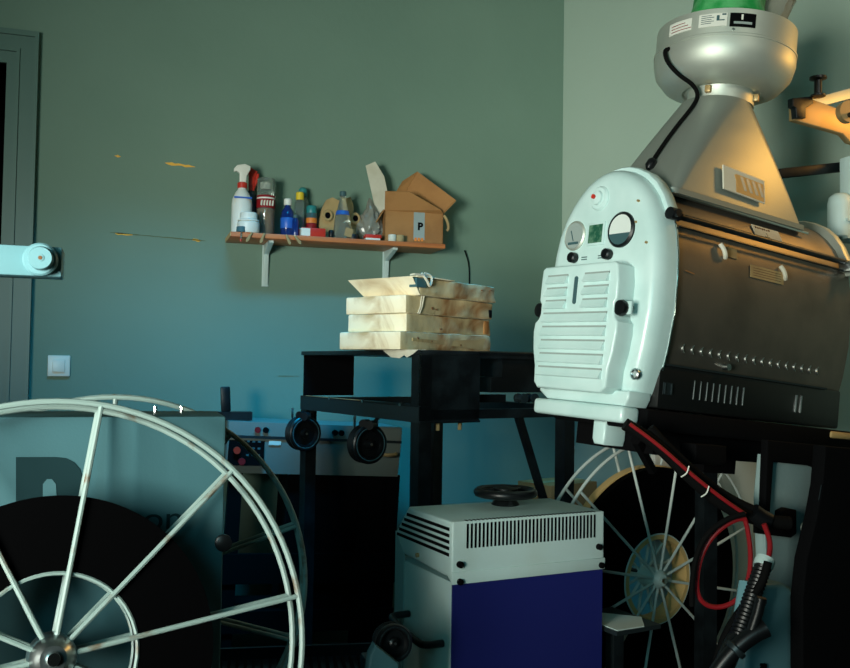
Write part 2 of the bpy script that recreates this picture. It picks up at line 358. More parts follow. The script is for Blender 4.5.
# stickers on hood and roof (stand on the near faces)
def plate_on(parent, name, m, o, u, v, w, h, th=.0012):
    o, u, v = V(o), V(u).normalized(), V(v).normalized(); n = u.cross(v)
    b = MB(); p = [o+u*(a*w/2)+v*(c*h/2)+n*k for k in (0, th) for a, c in ((-1, -1), (1, -1), (1, 1), (-1, 1))]
    b.loft([p[:4], p[4:]]); ob = b.obj(name, m, parent, False); return ob, o+n*th, u, v, n
hn_v = V((0, .040, .300)).normalized()
tg, o_, u_, v_, n_ = plate_on(hd, 'paper_tag', M['paper'], (.335, -CC-.1235, .556), (1, 0, -.04), hn_v, .155, .060, .004)
plate_on(tg, 'tag_print', M['tan'], o_+u_*.020-v_*.004, u_, v_, .105, .046, .0005)
for i in range(5): plate_on(tg, 'tag_print', M['dialg'] if i != 0 else M['tan'], o_+u_*(-.026+i*.022), u_*1+v_*.1, v_*1.0+u_*-.45, .010, .036, .0010)
sd_u = V((1, 0, 0)); sd_v = V((0, .42, 1)).normalized()
def side(x, z, lift=0):  # a point on the near side skin
    pts = [(w-.008, zz) for zz, w in HW]
    for (w0, z0), (w1, z1) in zip(pts, pts[1:]):
        if z0 <= z <= z1:
            k_ = (z-z0)/(z1-z0); return V((x, -CC-(w0+(w1-w0)*k_)-lift, z)), V((0, -(w1-w0), z1-z0)).normalized()
p, v = side(.425, .450, .001); tg, o_, u_, v_, n_ = plate_on(lh, 'roof_sticker', M['paper'], p, (1, 0, .0), v, .105, .034, .001)
for i in range(7): plate_on(tg, 'sticker_print', M['stain'], o_+v_*(.010-.001*(i % 2))+u_*(-.040+i*.0085), u_*1+v_*.1, v_, .005, .006-.001*(i % 3), .0006)
plate_on(tg, 'sticker_print', M['slate'], o_-v_*.007-u_*.004, u_, v_, .004, .012, .0006)
plate_on(tg, 'sticker_print', M['slate'], o_-v_*.013-u_*.006, u_, v_, .018, .003, .0006)
p, v = side(.39, .338, .001); tg, o_, u_, v_, n_ = plate_on(lh, 'rating_plate', M['kraft'], p, (1, 0, 0), v, .125, .030, .001)
for i in range(4): plate_on(tg, 'plate_print', M['stain'], o_+v_*(-.009+i*.006), u_, v_, .105, .0012, .0004)
for x, z in ((.225, .368), (.445, .352)):
    p, v = side(x, z, .002)
    MB().tube([p+V((-.008, -.002, .016)), p+V((0, -.008, .004)), p+V((.004, -.010, -.008)), p+V((.012, -.004, -.014))], .0055, 8, smooth=2).obj('torn_tape', M['paper'], lh)
p, v = side(.265, .370, .001); plate_on(lh, 'torn_tape', M['kraft'], p, (1, 0, 0), v, .035, .024, .001)
p, v = side(.118, .30, .001); plate_on(lh, 'stain_mark', M['card'], p, (1, 0, -.1), v, .03, .003, .0006)

# centrifugal fan on top of the hood
FM = LM @ Matrix.Translation((FX+.016, -CC, .786)) @ Matrix.Scale(.955, 4)
fn = thing('exhaust_fan', 'round grey metal exhaust fan housing on top of the lamphouse hood', 'fan', FM)
MB().lathe([(.088, 0), (.088, .040), (.092, .046), (.108, .050)], 40).obj('neck_collar', M['alu'], fn)
for a in (200, 300):
    MB().box((.086, -.008, .012), (.10, .008, .032), Matrix.Rotation(math.radians(a), 4, 'Z'), bev=.003).obj('collar_clip', M['goldm'], fn)
MB().lathe([(.09, .036), (.10, .040), (.104, .034), (.125, .036), (.155, .050), (.178, .078), (.186, .108), (.186, .130), (.04, .131)], 56).obj('lower_bowl', M['alu'], fn)
MB().lathe([(.1, .128), (.188, .128), (.188, .134), (.184, .137), (.184, .200), (.172, .206), (.10, .208)], 56).obj('upper_drum', M['alu'], fn)
def wrap(name, m, a0, a1, z0, z1, r=.1852, parent=fn):
    n = 8; b = MB(); rings = []
    for i in range(n+1):
        a = math.radians(a0+(a1-a0)*i/n); rings.append([(r*math.cos(a), r*math.sin(a), z0), ((r+.0012)*math.cos(a), (r+.0012)*math.sin(a), z0), ((r+.0012)*math.cos(a), (r+.0012)*math.sin(a), z1), (r*math.cos(a), r*math.sin(a), z1)])
    return b.loft(rings).obj(name, m, parent)
A0 = 205
w_ = wrap('label_sticker', M['white'], A0-35, A0-12, .152, .184)
for i in range(3): wrap('label_print', M['redc'], A0-32, A0-18+i*3, .174-i*.008, .1752-i*.008, .1866, w_)
w_ = wrap('label_sticker', M['white'], A0-6, A0+16, .152, .186)
for i in range(5): wrap('label_print', M['slate'], A0-4, A0+4+(i % 2)*2, .180-i*.005, .1812-i*.005, .1866, w_)
wrap('label_print', M['slate'], A0+8, A0+10, .166, .180, .1866, w_); wrap('label_print', M['slate'], A0+8, A0+14, .166, .1685, .1866, w_); wrap('label_print', M['slate'], A0+12, A0+15, .180, .184, .1866, w_)
w_ = wrap('label_sticker', M['blackm'], A0+18, A0+38, .150, .186)
wrap('label_print', M['white'], A0+26.5, A0+28, .168, .182, .1866, w_); wrap('label_print', M['dialg'], A0+21, A0+35, .157, .163, .1866, w_)
MB().cyl((.184*math.cos(math.radians(A0+21)), .184*math.sin(math.radians(A0+21)), .142), (.19*math.cos(math.radians(A0+21)), .19*math.sin(math.radians(A0+21)), .142), .003).obj('screw', M['steel'], fn)
# green plastic film over the duct above
gp = thing('plastic_wrap', 'crumpled green plastic film wrapped round the duct above the fan', 'plastic wrapping', FM @ Matrix.Translation((0, 0, .2085)))
rings = []
for j in range(7):
    z = .0+j*.022; r0 = .108-.004*j if j else .118
    rings.append([((r0+.012*noise.noise(V((math.cos(a)*2.5, math.sin(a)*2.5, j*.9))))*math.cos(a), (r0+.012*noise.noise(V((math.cos(a)*2.5, math.sin(a)*2.5, j*.9))))*math.sin(a), z+.004*math.sin(5*a)) for a in [2*PI*i/40 for i in range(40)]])
MB().loft(rings).obj('green_film', M['green'], gp)
rings = []
for j in range(6):
    z = .05+j*.02; rings.append([(.10+.03*j*.3+(.045+.012*noise.noise(V((i*.7, j*1.1, 3))))*math.cos(a), -.05+(.045+.014*noise.noise(V((i*.8, j, 9))))*math.sin(a), z-.02) for i, a in enumerate([2*PI*i/24 for i in range(24)])])
MB().loft(rings).obj('clear_film', M['bag'], gp)
# power lead from fan to lamphouse
L2 = lambda p: LM @ V(p)
def fp_(a, r, z): a = math.radians(a); return FM @ V((r*math.cos(a), r*math.sin(a), z))
def hp_(t, dy): return L2((.095+(FX-.086-.095)*t-.009, -CC+dy, .490+.296*t))
pts = [fp_(171, .183, .120), fp_(171, .200, .112), fp_(174, .196, .078), fp_(180, .170, .045), fp_(187, .125, .026), fp_(190, .108, .0), hp_(.86, -.03), hp_(.65, -.01), hp_(.42, .0), hp_(.33, .0)]
tag(MB().tube(pts, .0055, 8, smooth=2).obj('power_lead', M['cable']), 'black power lead looping from the fan down to the lamphouse roof', 'cable')
p_a, p_b = hp_(.36, .0), hp_(.22, .002)
tag(MB().lat(p_a, p_b, [(.008, 0), (.012, .006), (.012, .022), (.006, .03)], 12).obj('cable_plug', M['rubber']), 'black plug at the lower end of the fan lead, above the domed front', 'plug')

# ---------------------------------------------------------------- projector stand under the lamphouse
st = thing('projector_stand', 'pale slab and dark column stand carrying the lamphouse', 'projector stand', Matrix(LM))
st.matrix_world = LM
tr = MB().box((-.022, -CC-.145, -.056), (.035, -CC+.165, -.0185), bev=.010, seg=3).obj('front_beam', M['lampw'], st)
MB().box((.035, -CC-.166, -.066), (.80, -CC+.15, -.018), bev=.006).obj('tray', M['blackm'], st)
MB().box((.70, -CC-.172, -.040), (.80, -CC-.10, -.022), bev=.006).obj('tray_end', M['ply'], st)  # plywood tone puts the warm lamplight into its colour
bk = MB().prism([(-CC+.0, -.056), (-CC-.042, -.056), (-CC-.042, -.097), (-CC-.038, -.112), (-CC-.008, -.112), (-CC-.0, -.10)], .03, .10, 'x', bev=.006).obj('bracket', M['lampw'], st)
MB().box((.10, -CC-.13, -.12), (.50, -CC+.13, -.056)).obj('underframe', M['blackm'], st)
MB().box((.38, -CC-.04, -.16), (.50, -CC+.06, -.10)).obj('pivot_block', M['blackm'], st)
base = L2((.43, -CC+.0, -.1)); I = LM.inverted()
b = MB().box((base.x-.020, base.y-.020, 0), (base.x+.020, base.y+.020, base.z))
o = b.obj('column', M['black']); o.parent = st; o.matrix_parent_inverse = LM.inverted()

# ---------------------------------------------------------------- shelf and what stands on it
SZ = 1.655          # shelf top
sx = lambda px: plane_x(px)
def onwall(px, py, y):   # point at room depth y seen at a pixel
    r = CF + CR*((px-425)/F_PX) - CU*((py-334)/F_PX); return EYE + r*(y/r.y)
sh = thing('wall_shelf', 'orange-brown wooden wall shelf on two pale brackets, crowded with bottles', 'shelf', Matrix.Translation((.36, WY, SZ)))
MB().box((-.012, -.20, -.019), (.86, -.001, 0), bev=.002).obj('board', M['wood'], sh)
MB().box((-.0135, -.199, -.018), (-.0115, -.003, -.001)).obj('board_edge', M['edge'], sh)
for bx in (.150, .66):
    b = MB().prism([(-.004, -.0195), (-.150, -.0195), (-.150, -.028), (-.020, -.060), (-.010, -.185), (-.004, -.185)], bx-.010, bx+.010, 'x', bev=.001)
    b.box((bx-.014, -.004, -.19), (bx+.014, -.0005, -.0195), bev=.001)
    k = b.obj('bracket', M['greyl'], sh)
    for z in (-.06, -.16): MB().cyl((bx, -.004, z), (bx, -.007, z), .004).obj('screw', M['darkst'], k)
def SP(px, dy): # position on the shelf: seen at column px, dy in front of the wall
    p = onwall(px, 243, WY-dy); return Matrix.Translation((p.x, p.y, SZ))
bt = thing('spray_bottle', 'white spray bottle with a red collar at the left end of the shelf', 'spray bottle', SP(241, .11))
MB().lathe([(.036, 0), (.040, .005), (.040, .12), (.038, .14), (.026, .168), (.017, .18), (.015, .186)], 28).obj('bottle', M['white'], bt)
MB().lathe([(.017, .186), (.019, .188), (.019, .206), (.014, .21)], 20).obj('collar', M['red'], bt)
MB().prism([(-.012, .208), (.014, .208), (.016, .235), (.030, .262), (.030, .275), (.008, .283), (-.022, .276), (-.034, .262), (-.034, .248), (-.024, .252), (-.012, .244)], -.010, .010, 'y', bev=.004).obj('trigger_head', M['white'], bt)
b = MB(); b.prism([(-.034, .140), (.034, .140), (.034, .146), (-.034, .146)], -.0415, -.028, 'y'); b.obj('blue_stripe', M['blue'], bt)
b2 = thing('spray_bottle', 'dark bottle with a red spray trigger behind the white spray bottle', 'spray bottle', SP(250, .045))
MB().lathe([(.030, 0), (.033, .005), (.033, .15), (.014, .19)], 24).obj('bottle', M['darkst'], b2)
MB().prism([(-.010, .19), (.012, .19), (.014, .245), (.024, .270), (-.006, .285), (-.034, .280), (-.034, .270), (-.012, .262)], -.009, .009, 'y', bev=.003).obj('trigger_head', M['red'], b2)
MB().prism([(.014, .262), (.030, .262), (.026, .235), (.012, .195), (.006, .20), (.016, .235)], -.006, .006, 'y', bev=.002).obj('trigger', M['red'], b2)
c = thing('tall_canister', 'clear tall canister with a red and orange label left of the blue bottles', 'canister', SP(265, .085))
MB().lathe([(.034, 0), (.036, .003), (.036, .232), (.034, .236)], 28).obj('tube', M['glass'], c)
MB().lathe([(.0365, .115), (.0372, .116), (.0372, .165), (.0365, .166)], 28).obj('label', M['redc'], c)
MB().lathe([(.0365, .150), (.0375, .152), (.0375, .157), (.0365, .158)], 28).obj('label_band', M['white'], c)
for i in range(5): MB().prism([(-.026+i*.011, .125), (-.020+i*.011, .122), (-.018+i*.011, .145), (-.024+i*.011, .143)], -.0385+.016*abs(-.022+i*.011)*20*abs(-.022+i*.011), -.030, 'y').obj('label_print', M['paper'], c)
MB().lathe([(.030, .01), (.0335, .012), (.0335, .11), (.032, .113)], 24).obj('contents', M['card'], c)
MB().lathe([(.012, .19), (.016, .192), (.016, .215), (.01, .22)], 18).obj('inner_cap', M['white'], c)
j = thing('plastic_jar', 'squat white plastic jar with a wide lid in front of the white spray bottle', 'jar', SP(248, .165))
MB().lathe([(.040, 0), (.043, .004), (.043, .040), (.038, .046)], 28).obj('jar_body', M['white'], j)
MB().lathe([(.036, .046), (.042, .047), (.042, .052), (.034, .056), (.034, .078), (.031, .081)], 28).obj('lid', M['white'], j)
tag(MB().lathe([(.018, 0), (.021, .002), (.021, .020), (.018, .022)], 24, SP(241.5, .186)).obj('small_tin', M['grey']), 'small grey lidded tin at the left front edge of the shelf', 'tin')
b = thing('blue_bottle', 'dark blue glass bottle with a white cap on the shelf', 'bottle', SP(287, .12) @ Matrix.Diagonal((1.1, 1.1, 1.15, 1)))
MB().lathe([(.022, 0), (.025, .004), (.025, .075), (.021, .092), (.011, .105), (.010, .118)], 24).obj('glass_body', M['bluegl'], b)
MB().lathe([(.013, .112), (.0145, .114), (.0145, .132), (.012, .135)], 20).obj('cap', M['white'], b)
MB().lathe([(.0252, .03), (.0257, .031), (.0257, .066), (.0252, .067)], 24).obj('label', M['blue'], b)
b = thing('blue_bottle', 'smaller blue bottle squeezed just right of the white-capped blue bottle', 'bottle', SP(295, .14))
MB().lathe([(.013, 0), (.014, .003), (.014, .065), (.008, .078)], 18).obj('glass_body', M['bluegl'], b)
MB().lathe([(.009, .076), (.010, .077), (.010, .088), (.008, .09)], 14).obj('cap', M['slate'], b)
b = thing('clear_bottle', 'slim clear bottle with a yellow cap behind the red box', 'bottle', SP(299, .08))
MB().lathe([(.017, 0), (.019, .003), (.019, .15), (.012, .165)], 22).obj('glass_body', M['glass'], b)
MB().lathe([(.013, .160), (.0165, .162), (.0165, .190), (.013, .193)], 18).obj('cap', M['yellow'], b)
b = thing('squeeze_bottle', 'squeeze bottle with a teal cap behind the yellow-capped bottle', 'bottle', SP(302, .035))
MB().lathe([(.022, 0), (.024, .003), (.024, .16), (.014, .182)], 22).obj('bottle', M['glass'], b)
MB().lathe([(.016, .182), (.019, .184), (.017, .215), (.009, .222)], 18).obj('cap', M['teal'], b)
b = thing('spray_can', 'spray can with a teal cap and orange band beside the yellow-capped bottle', 'spray can', SP(311, .07))
MB().lathe([(.021, 0), (.0225, .003), (.0225, .11), (.018, .12)], 24).obj('can', M['slate'], b)
MB().lathe([(.0226, .04), (.0232, .041), (.0232, .068), (.0226, .069)], 24).obj('red_band', M['redc'], b)
MB().lathe([(.0226, .070), (.0234, .071), (.0234, .090), (.0226, .091)], 24).obj('orange_band', M['orange'], b)
MB().lathe([(.021, .110), (.022, .112), (.022, .138), (.019, .142)], 24).obj('cap', M['teal'], b)
b = thing('blister_card', 'small blue and orange printed card pack left of the yellow-capped bottle', 'card pack', SP(293, .045))
MB().box((-.016, -.008, 0), (.016, .008, .095)).obj('pack', M['blue'], b)
MB().prism([(.010*math.cos(2*PI*i/16), .052+.014*math.sin(2*PI*i/16)) for i in range(16)], -.0092, -.0078, 'y').obj('print', M['orange'], b)
b = thing('red_box', 'flat red box with a white end panel near the shelf front', 'box', SP(311, .15))
MB().box((-.045, -.032, 0), (.052, .032, .036), bev=.002).obj('carton', M['red'], b)
MB().box((-.0458, -.0328, .003), (-.010, .0, .033)).obj('label', M['white'], b)
# brown paper bag with two finger holes
def bag_outline(w, h): return [(-w, 0), (w, 0), (w*1.0, h*.55), (w*.98, h*.92), (w*.62, h), (w*.1, h*.93), (-w*.25, h*.98), (-w*.72, h*.90), (-w*.96, h*.72)]
kb = thing('paper_bag', 'crumpled brown paper bag with torn holes behind the blue-labelled bottle', 'paper bag', SP(337, .05) @ Matrix.Diagonal((1.02, 1, 1.14, 1)))
t = bmesh.new(); ol = [(-.078, 0), (.070, 0), (.085, .04), (.088, .075), (.076, .10), (.060, .110), (.058, .145), (.050, .168), (.0, .150), (-.030, .160), (-.052, .150), (-.072, .115), (-.078, .06)]
lo = [t.verts.new((x, -.028, z)) for x, z in ol]; hi = [t.verts.new((x*.95, .03, z*.97)) for x, z in ol]
t.faces.new(lo); t.faces.new(hi[::-1]); n = len(ol)
for i in range(n): t.faces.new((lo[i], lo[(i+1) % n], hi[(i+1) % n], hi[i]))
bmesh.ops.triangulate(t, faces=t.faces[:]); bmesh.ops.subdivide_edges(t, edges=t.edges[:], cuts=3, use_grid_fill=True)
for v in t.verts: v.co += V((noise.noise(v.co*22), noise.noise(v.co*22+V((5, 5, 5)))*1.6, 0))*.007
bmesh.ops.recalc_face_normals(t, faces=t.faces[:]); b = MB(); b.add(t); b.obj('bag', M['kraft'], kb)
for x, z in ((-.048, .092), (.066, .088)):
    h_ = MB().ring((x, -.038, z), .016, .006, (0, 1, 0), 20, 6).obj('torn_rim', M['kraft'], kb)
    MB().cyl((x, -.040, z), (x, -.030, z), .014).obj('torn_hole', M['blackm'], h_)
b = thing('clear_bottle', 'clear plastic bottle with a blue label and dark cap in front of the paper bag', 'bottle', SP(342, .14) @ Matrix.Diagonal((1.12, 1.12, 1.14, 1)))
MB().lathe([(.026, 0), (.031, .006), (.031, .05), (.029, .055), (.030, .060), (.027, .08), (.021, .104), (.016, .125), (.011, .145), (.010, .158)], 28).obj('bottle', M['glass'], b)
MB().lathe([(.0255, .088), (.0262, .089), (.0222, .103), (.0215, .103)], 28).obj('label', M['blue'], b)
MB().lathe([(.011, .156), (.0125, .157), (.0125, .172), (.010, .174)], 16).obj('cap', M['slate'], b)
MB().box((-.004, -.033, .012), (.024, -.029, .042), Matrix.Rotation(.25, 4, 'Y')).obj('paper_label', M['kraft'], b)
tag(MB().lathe([(.009, 0), (.0105, .002), (.0105, .030), (.009, .032)], 18, SP(331, .17)).obj('film_canister', M['black']), 'small black film canister left of the blue-labelled bottle', 'canister')
t = thing('tape_roll', 'dark roll of tape lying right of the blue-labelled bottle', 'tape roll', SP(353, .155))
MB().lathe([(.010, .001), (.019, 0), (.020, .002), (.020, .020), (.019, .022), (.010, .021)], 24).obj('roll', M['black'], t)
# crumpled clear bag
cb = thing('clear_bag', 'crumpled clear plastic bag slumped left of the open carton', 'plastic bag', SP(369, .09) @ Matrix.Diagonal((.8, 1, 1.05, 1)))
t = bmesh.new(); bmesh.ops.create_icosphere(t, subdivisions=4, radius=1)
for v in t.verts:
    n_ = v.co.normalized(); k_ = 1+.28*noise.noise(n_*2.6)+.22*abs(noise.noise(n_*7))
    z = n_.z*.066*k_+.062+(.045*max(0, n_.z)**3 if n_.x > -.2 else 0)
    v.co = V((n_.x*.062*k_*(1-.25*max(0, n_.z)), n_.y*.05*k_, max(.0, z)))
b = MB(); b.add(t); b.obj('bag', M['bag'], cb)
b = thing('small_box', 'small red and white packet lying between the plastic bag and tape', 'box', SP(372, .165))
MB().box((-.030, -.018, 0), (.030, .018, .010), bev=.001).obj('lower_pack', M['white'], b)
MB().box((-.032, -.020, .010), (.034, .020, .024), bev=.001).obj('upper_pack', M['red'], b)
for px, dy, lab in ((392, .178, 'pale roll of tape standing at the left foot of the open carton'), (400, .178, 'darker kraft roll of tape right of the pale roll, before the open carton')):
    t = thing('tape_roll', lab, 'tape roll', SP(px, dy))
    MB().lathe([(.009, .001), (.0155, 0), (.0165, .002), (.0165, .026), (.0155, .028), (.009, .027)], 24).obj('roll', M['kraft' if px == 400 else 'paper'], t)
# open cardboard carton
BX = SP(410, .083) @ Matrix.Rotation(math.radians(-4), 4, 'Z')
oc = thing('open_carton', 'open brown cardboard carton at the right end of the shelf, flaps up', 'cardboard box', BX)
w, d, h = .125, .070, .135
b = MB(); th = .004
b.box((-w, -d, .001), (w, d, .005)).box((-w, -d, 0), (w, -d+th, h)).box((-w, d-th, 0), (w, d, h)).box((-w, -d, 0), (-w+th, d, h)).box((w-th, -d, 0), (w, d, h))
b.obj('box_body', M['card'], oc)
def flap(pts, th=.004, name='flap'):
    p = [V(q) for q in pts]; n = (p[1]-p[0]).cross(p[2]-p[0]).normalized()*th
    return MB().loft([p, [q+n for q in p]]).obj(name, M['card'], oc, False)
flap([(-w, -d, h), (w, -d, h), (w-.015, -d-.015, h+.012), (-.03, -d-.035, h+.075), (-w-.006, -d-.03, h+.072)])
flap([(w, -d+.01, h), (w+.052, -d+.0, h+.058), (.030, -d+.075, h+.182), (-.035, -d+.09, h+.06)])
flap([(-.035, -d+.09, h+.06), (.030, -d+.075, h+.182), (-.02, -d+.135, h+.150), (-.055, -d+.13, h+.09)])
flap([(w, -d+.01, h), (w, d, h), (w+.05, d, h+.055), (w+.052, -d, h+.058)])
flap([(-w, -d, h), (-w, d, h), (-w-.03, d, h-.05), (-w-.035, -d-.01, h-.055)])
lb = MB().box((-.012+.010, -d-.0012, .018), (.045, -d+.001, h-.002)).obj('label_strip', M['dialg'], oc)
text('P', .042, 'label_print', M['blackm'], lb, Matrix.Translation((.026, -d-.0016, .072)) @ Matrix.Rotation(PI/2, 4, 'X'), .0004, .002)
for i in range(3): MB().box((.002+i*.014, -d-.002, .012), (.012+i*.014, -d, .026)).obj('label_print', M['orange'], lb)
MB().tube([(w+.004, -d, h-.01), (w+.016, -d-.01, h-.035), (w+.022, -d-.01, h-.065), (w+.014, -d-.008, h-.075)], .006, 6, smooth=1).obj('string_tie', M['kraft'], oc)
for k_, (x, rz, ry, hh, lab) in enumerate(((-.088, .2, -.26, .33, 'large white sheet of card sticking out of the open carton, leaning left'), (-.02, -.2, .9, .17, 'cream sheet lying across the mouth of the open carton'))):
    o = MB().prism([(-.035, 0), (.035, 0), (.037, hh*.8), (.012, hh), (-.034, hh*.97)], -.001, .002, 'y').obj('loose_sheet', M['paper'])
    o.matrix_world = BX @ Matrix.Translation((x, -.01+k_*.03, .02+.055*k_)) @ Matrix.Rotation(rz, 4, 'Z') @ Matrix.Rotation(ry, 4, 'Y')
    tag(o, lab, 'sheet of paper')
# thin lead hanging from the shelf
tag(MB().tube([(1.375, WY-.012, 1.66), (1.40, WY-.008, 1.60), (1.402, WY-.006, 1.50), (1.395, WY-.006, 1.38), (1.40, WY-.006, 1.1)], .003, 6, smooth=2).obj('hanging_lead', M['cable']), 'thin black lead hanging down the wall behind the right end of the shelf', 'cable')
# splinters on the shelf front and red peg
pk = thing('marker_pen', 'thin pen hanging over the left shelf edge with a red tip', 'pen', SP(241, .203))
MB().cyl((0, 0, .006), (-.001, -.002, -.028), .003, seg=8).obj('barrel', M['glass'], pk); MB().cyl((-.001, -.002, -.028), (-.001, -.002, -.038), .004, seg=8).obj('tip', M['red'], pk)
for i, (px, a, lab) in enumerate(((250, .5, 'pale wooden clothes peg clipped nearest the left end of the shelf front'), (263, .35, 'pale wooden clothes peg above the left bracket'), (287, -.45, 'pale wooden clothes peg right of the left bracket'), (296, -.7, 'pale wooden clothes peg below the red box'))):
    o = MB().prism([(-.003, .012), (.003, .012), (.006, -.022), (.002, -.03), (-.002, -.03), (-.006, -.022)], -.004, .004, 'y', bev=.001).obj('clothes_peg', M['kraft'])
    o.matrix_world = SP(px, .206) @ Matrix.Translation((0, 0, -.012)) @ Matrix.Rotation(a, 4, 'Y')
    tag(o, lab, 'clothes peg', 'clothes pegs on the shelf front')

# ---------------------------------------------------------------- black bench with the film cartons
BM = yawm((.761, 2.383, 0), .245)
TZ = 1.195
bn = thing('steel_bench', 'tall black steel rewind bench carrying the stack of cartons', 'bench', BM)
BW, BD = .568, .79
b = MB().box((-.004, 0, TZ-.014), (BW+.02, BD, TZ), bev=.002); b.obj('top_plate', M['black'], bn)
MB().box((0, 0, .990), (.205, .006, TZ-.014)).box((0, -.004, .990), (.205, 0, .996)).obj('front_panel', M['black'], bn)
MB().box((.004, BD-.012, 1.040), (.20, BD-.006, TZ-.014)).obj('rear_panel', M['blackm'], bn)
MB().box((0, 0, 1.035), (.004, .004, TZ)).obj('corner_edge', M['steel'], bn)
for x0 in (0, BW-.04):
    for y0 in (0, BD-.045):
        b = MB().box((x0, y0, 0), (x0+.04, y0+.045, 1.0 if x0 or y0 else TZ-.0145))
        b.obj('leg', M['black'], bn)
MB().box((-.003, 0, .992), (.003, BD, 1.040)).box((-.003, 0, 1.034), (.035, BD, 1.040), bev=.001).obj('side_rail', M['darkst'], bn)
MB().box((BW-.04, 0, 1.0), (BW, BD, 1.034)).obj('side_rail', M['black'], bn)
MB().box((.04, .0, 1.0), (BW, .03, 1.027)).obj('cross_rail', M['black'], bn)
MB().box((.04, BD-.03, 1.0), (BW, BD, 1.034)).obj('cross_rail', M['black'], bn)
MB().box((.20, .04, 1.045), (.33, .07, 1.068)).box((.26, .02, 1.075), (.5, .10, 1.12)).obj('slide_block', M['black'], bn)
MB().box((.2, -.0, TZ-.02), (BW+.0, .02, TZ-.002)).box((.3, .02, 1.12), (.56, .30, TZ-.014)).obj('cover', M['black'], bn)
MB().box((.205, .0, TZ-.004), (.42, .004, TZ+.001)).obj('cover_edge', M['steel'], bn)
for x in (.365, .405): MB().lat((x, .03, 1.058), (x, -.01, 1.058), [(.014, 0), (.014, .008), (.009, .010), (.009, .028), (.014, .03), (.014, .038)], 16).obj('guide_roller', M['darkst'], bn)
for x in (.075, .150): MB().cyl((x, .02, .99), (x, .02, .968), .006, seg=8).obj('bolt', M['goldm'], bn)
MB().tube([(.36, .02, 1.01), (.545, .025, .55)], .014, 4).obj('brace', M['black'], bn)
for y, z in ((.10, 1.045), (.33, 1.045), (.56, 1.045)): MB().cyl((.002, y, z-.006), (-.005, y, z-.006), .005, seg=8).obj('rivet', M['steel'], bn)
MB().box((-.002, .35, 1.040), (.004, .75, 1.0415)).obj('worn_edge', M['kraft'], bn)
# two ribbed rollers hanging from the left rail
def roller(parent, c, ax, R, depth=.045):
    c, ax = V(c), V(ax).normalized(); p0 = c-ax*depth/2
    prof = [(R*.5, 0), (R*.92, 0), (R, .004)]
    for i in range(4):
        z = .006+i*(depth-.016)/4; prof += [(R, z), (R*.90, z+.003), (R*.90, z+.005), (R, z+.007)]
    prof += [(R, depth-.004), (R*.93, depth), (R*.72, depth), (R*.66, depth-.014), (R*.28, depth-.014), (R*.26, depth-.004), (R*.14, depth-.002), (R*.10, depth+.004)]
    o = MB().lat(p0, p0+ax, prof, 40).obj('roller', M['rubber'], parent)
    MB().lat(p0+ax*(depth-.003), p0+ax, [(R*.07, 0), (R*.07, .009)], 10).obj('axle', M['steel'], o)
    MB().ring(p0+ax*(depth-.001), R*.82, R*.03, ax, 40, 6).obj('rim_highlight', M['grey'], o)  # added grey ring draws the highlight on the rubber rim
    return o
RAX = (.05, -1, .0)
for y, xx, z0 in ((.72, -.022, .958), (.30, .0, .955)):
    c = V((xx, y, z0-.045)); roller(bn, c, RAX, .060)
    hg = MB().tube([c+V((.03, 0, 0)), c+V((.03, .0, .07)), c+V((.04, 0, .085))], .007, 6).cyl(c+V((.0, -.0, .062)), c+V((-.025, -.018, .062)), .014).cyl(c+V((.0, -.035, .060)), c+V((-.02, -.049, .060)), .014).obj('roller_bracket', M['black'], bn)
    MB().box(c+V((-.03, .030, .03)), c+V((-.024, .036, .085))).obj('index_pin', M['steel'], bn)

# stack of four cartons
CM = yawm((.731, 2.43, TZ), .552)
random.seed(3)
def carton(x0, y0, z0, L, Wd, H, yaw, lab, crush=.004, open_=False, seed=0):
    m = CM @ Matrix.Translation((x0, y0, z0)) @ Matrix.Rotation(yaw, 4, 'Z')
    t = bmesh.new(); nx, ny, nz = 22, 12, 4
    bmesh.ops.create_cube(t, size=1)
    for v in t.verts: v.co = V(((v.co.x+.5)*L, (v.co.y+.5)*Wd, (v.co.z+.5)*H))
    bmesh.ops.bevel(t, geom=t.edges[:], offset=.004, segments=2, profile=.5, affect='EDGES')
    for ax, n in ((0, 20), (1, 12), (2, 3)):
        for i in range(1, n):
            c = V((0, 0, 0)); c[ax] = (L, Wd, H)[ax]*i/n; nn = V((0, 0, 0)); nn[ax] = 1
            bmesh.ops.bisect_plane(t, geom=t.verts[:]+t.edges[:]+t.faces[:], plane_co=c, plane_no=nn)
    for v in t.verts:
        q = v.co + V((seed*3.1, seed*1.7, seed))
        k = crush*(.25+.75*min(1, v.co.x/L*2))
        v.co.y += noise.noise(q*17)*k*1.6; v.co.x += noise.noise(q*15+V((9, 0, 0)))*k
        sag = (1 if v.co.z > H*.3 else .0)
        v.co.z += sag*(noise.noise(q*13+V((0, 7, 0)))*k*.8)
        if v.co.x > L*.9: v.co.x -= abs(noise.noise(q*30))*.012
    root = thing('film_carton', lab, 'carton', m, 'stacked film cartons')
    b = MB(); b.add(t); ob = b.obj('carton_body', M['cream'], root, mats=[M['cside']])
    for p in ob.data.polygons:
        if p.normal.y < -.6: p.material_index = 1  # these faces get the shade-darkened copy
    for i in range(3):
        x = random.uniform(.05, L*.95); z = random.uniform(.2, .8)*H; r = random.uniform(.0015, .004)
        MB().prism([(x+r*random.uniform(.6, 1.3)*math.cos(2*PI*k/9), z+r*random.uniform(.6, 1.2)*math.sin(2*PI*k/9)) for k in range(9)], -.0035, .004, 'y').obj('stain_mark', M['stain'], root)
    return root
HH = .0515
c1 = carton(-.02, .0, 0, .425, .245, HH, .0, 'lowest carton of the stack on the bench, its right end stained brown', .004, seed=1)
